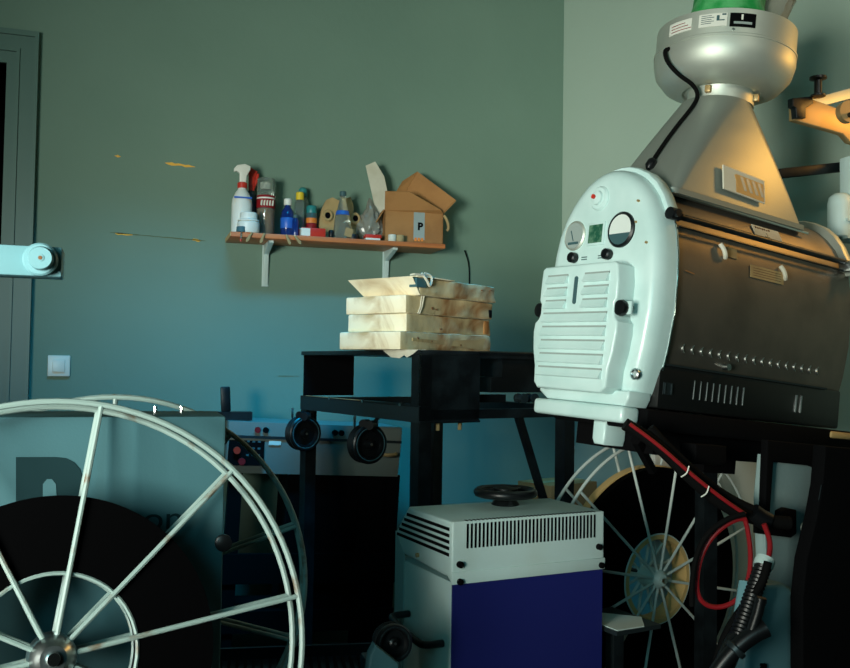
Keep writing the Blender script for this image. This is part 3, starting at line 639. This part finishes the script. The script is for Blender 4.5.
MB().prism([(L_, z) for L_, z in ((.36, .008), (.42, .004), (.424, .03), (.41, .046), (.35, .040), (.2, .030), (.05, .034), (.05, .026), (.2, .018))], -.0025, .002, 'y').obj('tape_strip', M['kraft'], c1)
c2 = carton(.008, .004, HH+.001, .415, .23, HH, .02, 'second carton from the bottom of the stack, right corner bulging', .006, seed=2)
MB().box((.375, -.004, .005), (.40, .05, .047), bev=.003).obj('tape_strip', M['card'], c2)
c3 = carton(.004, .004, 2*HH+.002, .41, .245, HH, -.02, 'third carton up the stack, tied with a pale string', .005, seed=3)
MB().tube([(.055, -.004, 0), (.062, -.007, .02), (.072, -.005, HH)], .0022, 6).tube([(.048, -.004, 0), (.055, -.007, .02), (.062, -.005, HH)], .0018, 6).obj('string', M['paper'], c3)
MB().box((.385, -.003, .004), (.402, .03, .03), bev=.004).obj('torn_end', M['blackm'], c3)
c4 = carton(.045, -.012, 3*HH+.003, .375, .225, HH*.98, .0, 'topmost carton of the stack, opened with a torn lid and flap', .006, seed=4)
MB().prism([(-.012, .232), (-.012, -.002), (.02, -.008), (.16, .0), (.15, .23)], HH, HH+.003, 'z').obj('lid', M['cream'], c4)
p = [V(q) for q in ((.0, .0, HH-.004), (-.0, .19, HH-.004), (-.035, .215, HH-.012), (-.030, -.015, HH-.018))]
p = [V((.0, .220, .002)), V((.0, -.0, .002)), V((-.040, -.005, HH*.98)), V((-.046, .245, HH*.98))]
MB().loft([p, [q+V((.003, 0, -.002)) for q in p]]).obj('flap', M['cream'], c4, False)
MB().prism([(-.03, -.006), (.0, -.012), (.03, -.006), (.06, -.002), (.08, .02), (.02, .03), (-.02, .02)], HH+.003, HH+.008, 'z').tube([(.0, -.006, HH+.01), (.018, -.012, HH-.008), (.034, -.010, HH-.03), (.05, -.006, HH+.006), (.02, -.0, HH+.012)], .004, 6, smooth=2).obj('torn_paper', M['paper'], c4)
MB().box((-.022, -.008, HH-.030), (.02, .02, HH-.004)).obj('inner_foil', M['grey'], c4)
o = MB().prism([(-.0, TZ), (.03, TZ-.013), (.06, TZ-.022), (.075, TZ-.015), (.10, TZ-.024), (.15, TZ-.021), (.20, TZ)], -.0075, -.006, 'x').box((-.0075, 0, TZ-.0005), (.02, .20, TZ+.0006)).obj('paper_scrap', M['paper'])
o.matrix_world = BM
tag(o, 'torn pale paper scrap hanging out under the lowest carton on the bench', 'paper scrap')

# ---------------------------------------------------------------- control console behind the bench
cs = thing('control_console', 'long low grey control console behind the black bench, red lamp at left', 'control console', yawm(at(229, 421, 3.28), .0) @ Matrix.Rotation(.045, 4, 'Y'))
WC = .66
MB().prism([(0, 0), (.0, -.055), (.02, -.19), (.30, -.19), (.30, 0)], 0, WC, 'x', bev=.003).obj('console_body', M['skin2'], cs)
MB().box((.0, -.004, -.060), (WC, .002, -.050)).obj('fascia_edge', M['darkst'], cs)
MB().box((.005, .002, -.16), (.135, .010, -.060)).obj('black_panel', M['blackm'], cs)
for x, z, m_ in ((.035, -.105, 'red'), (.055, -.145, 'redc')): MB().cyl((x, .004, z), (x, -.012, z), .013, seg=16).obj('push_button', M[m_], cs)
for i in range(3):
    for j_ in range(3): MB().box((.07+i*.02, .0, -.075-j_*.025), (.08+i*.02, .004, -.068-j_*.025)).obj('indicator', M['slate'], cs)
for x in (.105, .135, .395, .42): MB().cyl((x, .003, -.028), (x, -.010, -.028), .011, seg=14).obj('socket_knob', M['blackm' if x != .105 else 'redc'], cs)
MB().box((.15, -.0, -.082), (.195, .006, -.066)).obj('name_label', M['white'], cs)
MB().tube([(.57, .0, -.10), (.59, -.03, -.105), (.63, -.035, -.10), (.64, .0, -.10)], .007, 8, smooth=1).obj('handle', M['goldm'], cs)
for xa, xb in ((.02, .07), (.52, .62)): MB().box((xa, .05, -.9), (xb, .1, -.19)).obj('leg', M['blackm'], cs)
MB().box((-.3, .04, -.60), (.68, .06, -.49)).box((-.3, .04, -.78), (.68, .28, -.70)).obj('cross_shelf', M['blackm'], cs)
MB().box((.24, .06, -.75), (.68, .28, -.19)).obj('rear_box', M['blackm'], cs)
tl = thing('lever_switch', 'small black lever switch standing on the console above the red lamp', 'switch', Matrix.Translation(at(231, 417, 3.36)))
MB().box((-.055, -.03, -.010), (.075, .03, .020)).obj('base', M['black'], tl); MB().box((-.035, -.012, .02), (.0, .012, .115), Matrix.Rotation(-.06, 4, 'Y'), bev=.006).obj('lever', M['black'], tl)

# ---------------------------------------------------------------- cabinet with hand wheel
KM = yawm((.653, 1.803, 0), .146)
kc = thing('rectifier_cabinet', 'pale grey cabinet with navy front, slotted hood and black hand wheel on top', 'cabinet', KM)
w, d, h, hh, chf = .40, .284, .821, .132, .066
MB().box((.003, .006, 0), (w-.003, d, h-hh+.004)).obj('cabinet_body', M['greyl'], kc)
MB().box((.004, .002, .02), (w-.004, .008, h-hh)).obj('front_panel', M['bluep'], kc)
b = MB().prism([(0, h-hh), (0, h), (d-chf, h), (d, h-chf), (d, h-hh+.02), (.02, h-hh+.012)], 0, w, 'x', bev=.006).obj('hood', M['greyl'], kc)
MB().box((0, -.003, h-hh), (w, .003, h-hh+.026), bev=.002).obj('hood_lip', M['greyl'], b)
for i in range(35):
    x = .035+i*.0098
    MB().box((x, -.0008, h-.058), (x+.0048, .004, h-.006)).box((x, .0, h-.001), (x+.0048, .012, h+.0008)).obj('vent_slot', M['blackm'], b)
for i in range(5):
    z = h-.014-i*.0135
    yb = d-.008-max(0, chf-(h-z))*1.0
    MB().prism([(.012, z-.007), (.012, z), (yb, z), (yb+.0, z-.007)], -.0012, .004, 'x').obj('side_louvre', M['blackm'], b)
MB().prism([(.236, .02), (.236, h-hh+.02), (d, h-chf-.0), (d, .02)], -.001, .002, 'x').obj('corner_strip', M['skin'], kc)
for x, z in ((.018, h-.09), (w-.018, h-.08), (.018, h-hh+.006), (w-.012, h-hh+.010), (w-.03, .3)): MB().lat((x, .004, z), (x, -.012, z), [(.007, 0), (.007, .013), (.0, .015)], 12).obj('screw', M['blackm'], kc)
for y, z in ((.16, h-.10), (.025, .47)): MB().cyl((.004, y, z), (-.006, y, z), .005, seg=10).obj('screw', M['goldm'], kc)
# side handle
MB().tube([(.0, .205, .578), (-.04, .205, .578), (-.052, .19, .576), (-.052, .05, .560), (-.04, .035, .558), (.0, .035, .558)], .008, 10, smooth=2).obj('carry_handle', M['black'], kc)
# hand wheel
hw = MB().lathe([(.03, h-.001), (.034, h+.002), (.026, h+.012), (.020, h+.016), (.018, h+.03), (.03, h+.034), (.03, h+.040), (.006, h+.044)], 28, Matrix.Translation((.232, .165, 0))).ring((.232, .165, h+.030), .066, .0105, (0, 0, 1), 48, 12)
for a in (20, 140, 260):
    a = math.radians(a); hw.tube([(.232+.02*math.cos(a), .165+.02*math.sin(a), h+.034), (.232+.066*math.cos(a), .165+.066*math.sin(a), h+.030)], .006, 8)
hw.obj('hand_wheel', M['rubber'], kc)

# ---------------------------------------------------------------- low plinth, roller and blue bracket left of the cabinet
pl = thing('machine_plinth', 'low dark ribbed metal plinth on the floor left of the cabinet', 'plinth', Matrix.Translation((0, 0, 0)))
p0, p1 = at(285, 646, 2.40), at(392, 622, 2.45)
d_ = (p1-p0).normalized(); zt = p0.z
pm = yawm((p0.x, p0.y, 0), math.atan2(d_.y, d_.x)); Lp = ((p1-p0).xy).length
pl.matrix_world = pm
MB().box((-.45, -.25, 0), (Lp+.03, 0, zt-.03)).obj('plinth_body', M['black'], pl)
MB().box((-.45, -.006, zt-.04), (Lp+.03, .004, zt)).obj('raised_edge', M['darkst'], pl)
for i in range(34): MB().box((-.42+i*.021, -.24, zt-.03), (-.413+i*.021, -.03, zt-.022)).obj('rib', M['blackm'], pl)
fr = thing('film_guide', 'black ribbed film roller on a blue-grey bracket in front of the cabinet handle', 'film roller', Matrix.Translation(at(392, 642, 1.72)))
roller(fr, (0, 0, 0), (.0, -1, .15), .036, .04)
MB().box((-.05, .0, -.30), (.01, .05, -.03), bev=.004).obj('post', M['black'], fr)
MB().tube([(-.005, .012, -.0), (-.03, .03, -.05)], .012, 8).obj('arm', M['black'], fr)
b = MB().prism([(-.055, -.005), (-.045, .012), (.0, -.025), (.0, -.075), (-.045, -.075), (-.10, -.045), (-.09, -.035), (-.06, -.045)], -.05, -.02, 'y', bev=.004).obj('bracket', M['grey'], fr)
MB().box((-.04, -.04, -.62), (.0, .0, -.07)).obj('foot', M['black'], fr)

# ---------------------------------------------------------------- cardboard box on a low crate
q = at(557, 481, 3.35)
bx = thing('cardboard_box', 'small closed cardboard box behind the cabinet near the room corner', 'cardboard box', yawm((q.x, q.y, 0), .35))
zc = q.z-.0
MB().box((-.12, -.085, zc-.20), (.125, .085, zc), bev=.002).obj('box_body', M['card'], bx)
MB().box((-.122, -.02, zc-.0), (.127, .02, zc+.001)).obj('tape_strip', M['kraft'], bx)
cr = thing('storage_crate', 'dark crate under the small cardboard box near the corner', 'crate', yawm((q.x, q.y, 0), .35))
MB().box((-.18, -.12, 0), (.20, .12, zc-.201), bev=.004).obj('crate_body', M['blackm'], cr)
for i in range(4): MB().box((-.182, -.122, .05+i*.1), (.202, -.118, .09+i*.1)).obj('slat', M['black'], cr)

# ---------------------------------------------------------------- wire film reels and the drive unit at the left front
def film_reel(m, R, Rf, Ri, gap, name_label, nsp=10, a0=10, tw=.0042, ts=.0036, hubm='steel', wm='wire', hub=.026, core=None, axle=.10, film_t=.8, dbl=.012):
    o = thing('film_reel', name_label, 'film reel', m)
    for y, nm in ((-gap/2, 'front_flange'), (gap/2, 'rear_flange')):
        b = MB().ring((0, y, 0), R, tw, (0, 1, 0), 96, 8)
        b.ring((0, y+(ts*1.2 if y < 0 else -ts*1.2), 0), Ri, ts*.75, (0, 1, 0), 56, 6)
        f_ = b.obj(nm, M[wm], o)
        for i in range(nsp):
            a = math.radians(a0+360/nsp*i); dx, dz = math.sin(a), math.cos(a)
            MB().tube([(dx*hub, y*1.0, dz*hub), (dx*(R-tw*.4), y, dz*(R-tw*.4))], ts, 8).obj('spoke', M[wm], f_)
    # the wound film: an annulus with grooved faces
    t = gap*film_t/2
    prof = [(Ri*1.0, -t), (Rf*.6, -t*1.0), (Rf*.8, -t*.98), (Rf, -t*.97), (Rf, t*.97), (Rf*.6, t), (Ri, t), (Ri, -t)]
    rings = [[(r*math.sin(2*PI*i/96), z, r*math.cos(2*PI*i/96)) for i in range(96)] for r, z in prof]
    MB().loft(rings, False, False).obj('wound_film', M['film'], o)
    h_ = MB().lat((0, -gap*.5-.012, 0), (0, gap, 0), [(hub*.62, -.004), (hub*.8, 0), (hub*1.05, .006), (hub*1.15, .014), (hub*1.15, gap+.012), (hub*.6, gap+.016)], 32).obj('hub', M[hubm], o)
    MB().lat((0, -gap*.5-.020, 0), (0, 0, 0), [(hub*.30, -.006), (hub*.36, 0), (hub*.36, .010), (hub*.5, .012)], 20).obj('spindle', M['chrome'], h_)
    MB().cyl((0, 0, 0), (0, axle, 0), hub*.5, seg=14).obj('axle', M['darkst'], o)
    if core: MB().loft([[(r*math.sin(2*PI*i/64), y, r*math.cos(2*PI*i/64)) for i in range(64)] for r, y in ((Ri*1.0, -t*1.15), (Ri*1.0, t*1.15), (Ri*.89, t*1.15), (Ri*.89, -t*1.15), (Ri, -t*1.15))], False, False).obj('core_ring', M[core], o)
    return o
# fitted centres
film_reel(yawm((-.089, 1.265, .768), .131) @ Matrix.Rotation(-.206, 4, 'X'), .329, .204, .104, .047, 'big cream wire film reel in the left foreground, part filled with dark film', a0=10)
film_reel(yawm((-.025, 1.60, .765), .0), .325, .15, .10, .03, 'wire film reel behind the grey drive unit, only its rim showing', a0=0, wm='wire')
du = thing('drive_unit', 'blue-grey metal projector unit behind the front film reel, with big dark lettering', 'projector unit', Matrix.Translation((.137, 1.385, 0)))
DZ = 1.070
MB().box((-1.4, 0, .30), (0, .15, DZ), bev=.004).obj('housing', M['grey'], du)  # unseen left part lengthened to shade the lower back wall
MB().box((-1.35, .02, 0), (-.12, .14, .30)).obj('base', M['blackm'], du)
for x in (-.07, -.03): MB().cyl((x-.03, .10, DZ), (x-.03, .10, DZ+.010), .003, seg=8).obj('lid_pin', M['chrome'], du)
def DP(px, py): 
    r = CF + CR*((px-425)/F_PX) - CU*((py-334)/F_PX); p = EYE + r*(1.385/r.y); return (p.x-.137, p.z)
outer = [DP(*p) for p in ((16, 457), (56, 457), (66, 458), (74, 462), (80, 469), (83, 479), (83, 498), (81, 508), (16, 508))]
MB().prism(outer, -.0012, .001, 'y').obj('logo', M['ink'], du)
MB().prism([DP(*p) for p in ((43, 499), (43, 484), (47, 479), (52, 479), (56, 484), (57, 499))], -.0022, .0005, 'y').obj('logo_counter', M['grey'], du)
q1 = DP(163, 521)
text('on', .048, 'lettering', M['ink'], du, Matrix.Translation((q1[0]-.0, -.0012, q1[1]+.003)) @ Matrix.Rotation(PI/2, 4, 'X') @ Matrix.Scale(1.15, 4, (1, 0, 0)))
q1 = DP(221, 541)
MB().lat((q1[0]+.002, .0, q1[1]), (q1[0]+.002, -1, q1[1]), [(.007, 0), (.007, .008), (.011, .009), (.0125, .012), (.0125, .018), (.009, .020)], 22).obj('locking_knob', M['rubber'], du)
# horizontal arm of the machine standing out of frame at the left
ar = thing('projector_arm', 'pale blue-grey horizontal arm with round end knob at the upper left edge', 'machine arm', Matrix.Translation(at(62, 262, 1.30)))
aw = V((1, 0, 0))
MB().box((-.40, .0, -.022), (.0, .05, .0215), bev=.003).obj('arm_beam', M['armp'], ar)
MB().box((-.46, -.02, 1.0825-ar.location.z), (-.38, .08, .10), bev=.004).obj('upright', M['grey'], ar)
k_ = MB().lat((-.028, .0, .001), (-.028, -1, .001), [(.023, 0), (.0235, .002), (.0235, .014), (.021, .017)], 30).obj('end_boss', M['armp'], ar)
MB().lat((-.026, -.017, .001), (-.026, -1, .001), [(.016, 0), (.0165, .001), (.0165, .016), (.0150, .018)], 28).cyl((-.026, -.034, .001), (-.026, -.036, .001), .005, seg=12).obj('end_knob', M['armp'], k_)
MB().cyl((-.026, -.0345, .001), (-.026, -.0366, .001), .0028, seg=10).obj('knob_centre', M['stain'], k_)

# ---------------------------------------------------------------- reel, hoses and castings under the lamphouse
rc = film_reel(yawm((1.418, 2.250, .561), .225), .394, .312, .125, .06, 'large wire film reel full of dark film under the lamphouse', nsp=12, a0=-18, tw=.0045, ts=.0040, hubm='greyl', wm='wirew', hub=.024, core='ply')
MB().loft([[(r*math.sin(2*PI*i/80), y, r*math.cos(2*PI*i/80)) for i in range(80)] for r, y in ((.316, .0), (.316, .027), (.311, .027), (.311, .0), (.316, .0))], False, False).obj('film_edge_band', M['ply'], rc)
MB().tube([(0, .03, 0), (0, .30, 0)], .012, 10).box((-.03, .28, -.561), (.03, .34, .05)).obj('reel_post', M['blackm'], rc)
def local_quad(name, m, pts, d, th, lab, cat, parent=None, bev=.003, yaw=.245):
    """an upright plate facing the room at distance d, its outline seen through the listed points"""
    o0 = at(pts[0][0], pts[0][1], d); n = V((math.sin(yaw), -math.cos(yaw), 0)); u = V((math.cos(yaw), math.sin(yaw), 0)); P_ = []
    for px, py in pts:
        r = CF + CR*((px-425)/F_PX) - CU*((py-334)/F_PX); p = EYE + r*(((o0-EYE).dot(n))/(r.dot(n))); P_.append(((p-o0).dot(u), p.z-o0.z))
    b = MB().prism(P_, 0, th, 'y', bev=bev); ob = b.obj(name, m, parent)
    ob.matrix_world = yawm(o0, yaw)
    if lab: tag(ob, lab, cat)
    return ob
local_quad('metal_panel', M['white'], [(655, 436), (745, 444), (756, 450), (763, 461), (766, 478), (766, 738), (655, 738)], 2.72, .02, 'pale grey rounded metal panel standing behind the large film reel', 'metal panel')
pd = thing('projector_pedestal', 'dark projector pedestal with blue-grey castings at the lower right', 'projector pedestal', Matrix.Translation((at(790, 600, 1.9).x, at(790, 600, 1.9).y, 0)))
def child_quad(name, m, pts, d, th, yaw=.245, bev=.004):
    ob = local_quad(name, m, pts, d, th, None, None, None, bev, yaw)
    mw = ob.matrix_world.copy(); ob.parent = pd; ob.matrix_parent_inverse = Matrix.Translation(-pd.location); return ob
child_quad('upper_casting', M['skin'], [(768, 455), (822, 462), (818, 490), (808, 520), (801, 556), (798, 600), (768, 600), (764, 500)], 2.02, .03)
child_quad('gasket', M['blackm'], [(782, 511), (788, 508), (797, 510), (797, 534), (792, 538), (760, 534), (760, 524), (781, 522)], 1.99, .02)
b_ = at(803, 527, 1.99); 
ob = MB().lat(b_, b_+V((.24, -.97, 0)), [(.010, 0), (.0105, .004), (.008, .010)], 16).obj('bolt', M['alu']); ob.parent = pd; ob.matrix_parent_inverse = Matrix.Translation(-pd.location)
child_quad('lower_casting', M['armp'], [(757, 584), (784, 583), (793, 588), (798, 600), (798, 640), (794, 925), (735, 925), (748, 640)], 1.80, .05, bev=.012)
child_quad('main_body', M['blackm'], [(826, 446), (900, 452), (900, 925), (812, 925), (803, 668), (803, 600), (807, 560), (817, 518), (823, 485)], 1.80, .03, bev=.004)
child_quad('rear_body', M['blackm'], [(882, 456), (990, 460), (990, 860), (882, 860)], 1.97, .2)
child_quad('slot', M['blackm'], [(762, 664), (767, 664), (767, 672), (762, 672)], 1.795, .01, bev=0)
child_quad('bearing_block', M['blackm'], [(696, 444), (727, 446), (727, 463), (720, 466), (696, 464)], 1.98, .05)
child_quad('shadowed_web', M['blackm'], [(768, 440), (830, 446), (822, 470), (812, 466), (774, 462), (770, 520), (765, 520)], 2.00, .02)
ob = MB().tube([at(x-1.5, y, 1.79) for x, y in ((823, 485), (817, 518), (807, 560), (803, 600), (803, 668))], .0011, 6, smooth=1).obj('body_edge', M['darkst']); ob.parent = pd; ob.matrix_parent_inverse = Matrix.Translation(-pd.location)
# hoses and wires
def hose(name, m, pts, d, r, lab, ribs=False, sm=2):
    P_ = [at(p[0], p[1], p[2] if len(p) > 2 else d) for p in pts]
    b = MB().tube(P_, r, 10, smooth=sm)
    o = b.obj(name, m); tag(o, lab, 'hose' if 'hose' in name else 'cable'); return o
hz = thing('cable_bundle', 'thick black cable bundle with a red stripe slanting down beneath the lamphouse', 'cable bundle', Matrix.Translation(at(650, 436, 1.93)))
def hadd(name, m, pts, d, r, sm=2):
    P_ = [at(p[0], p[1], d)-hz.location for p in pts]; return MB().tube(P_, r, 10, smooth=sm).obj(name, m, hz)
hadd('loom', M['cable'], [(625, 424), (655, 442), (690, 478), (722, 505), (755, 520), (790, 523)], 1.92, .014)
hadd('loom', M['cable'], [(650, 428), (668, 448), (700, 478), (730, 500), (765, 515)], 1.93, .011)
hadd('red_stripe', M['redc'], [(630, 424), (660, 446), (692, 475), (724, 500), (745, 514)], 1.895, .0042)
for p in ((689, 466, 681, 477), (709, 486, 701, 497)):
    hadd('cable_tie', M['white'], [(p[0], p[1]), ((p[0]+p[2])/2+2, (p[1]+p[3])/2+2), (p[2], p[3])], 1.885, .0016)
hadd('sleeve', M['rubber'], [(752, 512), (760, 518), (768, 522)], 1.92, .021, 0)
tag(MB().tube([at(636, 440, 2.05), at(652, 470, 2.15)], .013, 6).obj('black_strap', M['blackm']), 'short black strut slanting left of the cable bundle under the lamphouse', 'strut')
loop = [(746, 519), (736, 519), (718, 530), (704, 548), (697, 572), (697, 596), (708, 607), (725, 607), (740, 598), (749, 580), (751, 555), (748, 530), (745, 520)]
tag(MB().tube([at(x, y, 1.90) for x, y in loop], .0052, 8, smooth=2).obj('red_cable', M['redc']), 'red cable looping in a ring below the cable bundle', 'cable')
loop2 = [(745, 514), (728, 518), (708, 532), (697, 552), (692, 580), (692, 606)]
tag(MB().tube([at(x, y, 1.885) for x, y in loop2], .0062, 8, smooth=2).obj('black_cable', M['cable']), 'black cable running beside the red ring of cable', 'cable')
tag(MB().tube([at(x, y, 1.88) for x, y in ((764, 524), (770, 540), (770, 552), (767, 562))], .0055, 8, smooth=2).obj('red_cable', M['redc']), 'short red cable end hanging right of the red ring', 'cable')
# corrugated hose with a pale collar
fh = thing('corrugated_hose', 'black corrugated hose with a pale collar running down beside the lower casting', 'hose', Matrix.Translation(at(762, 570, 1.78)))
pa, pb = at(763, 566, 1.78), at(737, 640, 1.70)
for i in range(9): pass
prof = []; Ln = (pb-pa).length; i = 0
while i*.0042 < Ln: prof.append((.0175 if i % 2 else .0150, i*.0042)); i += 1
MB().lat(pa-fh.location, pb-fh.location, prof, 20).obj('hose', M['rubber'], fh)
MB().lat(pa-fh.location+(pa-pb).normalized()*.012, pb-fh.location, [(.012, -.006), (.019, -.004), (.0195, .008), (.0185, .016)], 20).obj('collar', M['greyl'], fh)
MB().tube([at(x, y, d)-fh.location for x, y, d in ((737, 640, 1.70), (728, 655, 1.68), (716, 690, 1.66))], .019, 12, smooth=1).obj('hose_end', M['rubber'], fh)
hose('thin_hose', M['cable'], [(768, 562), (762, 585), (740, 610), (722, 640), (712, 680)], 1.74, .008, 'thin black hose curving down left of the corrugated hose')
tp = thing('hose_valve', 'black lever valve with a hanging pipe in front of the lower blue-grey casting', 'valve', Matrix.Translation(at(758, 606, 1.66)))
def tl_(p, d=1.66): return at(p[0], p[1], d)-tp.location
MB().tube([tl_(p) for p in ((761, 598), (758, 612), (752, 630))], .010, 10).tube([tl_(p) for p in ((756, 600), (765, 602))], .008, 8).obj('lever', M['rubber'], tp)
MB().tube([tl_(p) for p in ((766, 628), (750, 636), (732, 652), (716, 672), (700, 700))], lambda t_: .017-.003*t_, 12, smooth=2).obj('pipe', M['rubber'], tp)
MB().lat(tl_((738, 647)), tl_((730, 655)), [(.018, 0), (.020, .002), (.020, .010), (.018, .012)], 18).obj('clip_ring', M['darkst'], tp)
# pale sheet on a stand behind the cabinet's right side
sd = thing('side_table', 'small low stand with a pale sheet of paper right of the cabinet', 'side table', yawm(at(622, 622, 2.12), .2))
z0 = sd.location.z
MB().box((-.06, -.05, -.012), (.075, .12, -.002)).obj('table_top', M['darkst'], sd)
MB().box((-.015, .01, -z0), (.015, .04, -.012)).obj('leg', M['black'], sd)
o = MB().prism([(-.055, -.045), (.025, -.048), (.075, .015), (.0, .10), (-.055, .09)], 0, .0015, 'z').obj('paper_sheet', M['greyl']); o.matrix_world = sd.matrix_world @ Matrix.Translation((0, 0, -.002))  # blue light reflected by the paper is put into its colour
tag(o, 'pale sheet of paper, blue light in its tint, lying on the small stand right of the cabinet', 'sheet of paper')

# ---------------------------------------------------------------- second machine at the right edge: arms seen past the fan hood
rm = thing('reel_arm', 'tan metal reel arm with black spool reaching in from the upper right edge', 'machine arm', Matrix.Translation((at(885, 300, 2.62).x, at(885, 300, 2.62).y, 0)))
def add_rm(ob): ob.parent = rm; ob.matrix_parent_inverse = Matrix.Translation(-rm.location); return ob
pc = rm.location
add_rm(MB().box((pc.x-.04, pc.y-.04, 0), (pc.x+.04, pc.y+.04, 2.35), bev=.004).obj('upright', M['grey']))
def plate_px(name, m, pts, d, th, yaw=.10, bev=.002):
    ob = local_quad(name, m, pts, d, th, None, None, None, bev, yaw); return add_rm(ob)
plate_px('arm_plate', M['goldm'], [(794, 100), (812, 99), (846, 111), (872, 116), (872, 150), (850, 142), (843, 134), (794, 120)], 2.5, .02, bev=.003)
plate_px('arm_bar', M['alu'], [(806, 100), (850, 88), (890, 80), (890, 92), (850, 99), (812, 109)], 2.53, .03)
plate_px('clamp', M['black'], [(793, 98), (812, 96), (814, 103), (806, 108), (806, 118), (797, 118), (796, 108), (793, 106)], 2.48, .02)
q1 = at(818, 97, 2.5); ob = MB().lathe([(.008, 0), (.020, .001), (.020, .006), (.011, .010), (.0105, .046), (.023, .050), (.023, .056), (.010, .058)], 24, Matrix.Translation(q1)).obj('spool', M['rubber']); add_rm(ob)
ob = MB().cyl(at(845, 113, 2.47), at(845, 113, 2.47)+V((-.1, -.97, 0))*.02, .030, seg=28).obj('pivot_disc', M['goldm']); add_rm(ob)
ob = MB().cyl(at(847, 116, 2.46), at(847, 116, 2.46)+V((-.1, -.97, 0))*.025, .007, seg=12).obj('pivot_bolt', M['black']); add_rm(ob)
ob = MB().box((0, -.012, -.014), (.44, .012, .014), Matrix.Translation(at(778, 174, 2.62)) @ Matrix.Rotation(.0, 4, 'Z') @ Matrix.Rotation(-.17, 4, 'Y'), bev=.002).obj('cross_rod', M['black']); add_rm(ob)
gc = thing('grey_canister', 'rounded grey metal canister between the lamphouse and the right frame edge', 'canister', Matrix.Translation(at(840, 238, 2.60)))
MB().lathe([(.03, 0), (.034, .004), (.034, .10), (.030, .118), (.018, .128), (.0, .131)], 28).obj('canister_body', M['greyl'], gc)
MB().box((.025, -.02, -.01), (.09, .03, .24), bev=.004).obj('back_plate', M['greyl'], gc)
for z in (.0, .05): MB().box((-.01, -.04, z-.006), (.06, -.02, z+.002)).obj('lug', M['greyl'], gc)
# white cable ends on the right wall
for px, y0_, y1_, lab in ((565.5, 404, 462, 'thin pale cable hanging down the wall by the room corner'), (574, 400, 446, 'thin pale cable hanging right of the other by the bench leg')):
    dd = 4.05 if px < 570 else 3.99; r0, r1 = at(px, y0_, dd), at(px, y1_, dd); tag(MB().tube([r0+V((0, 0, .4)), r0, r1], .0028, 6).cyl(r1, r1-V((0, 0, .012)), .005, seg=8).obj('hanging_cable', M['white']), lab, 'cable')
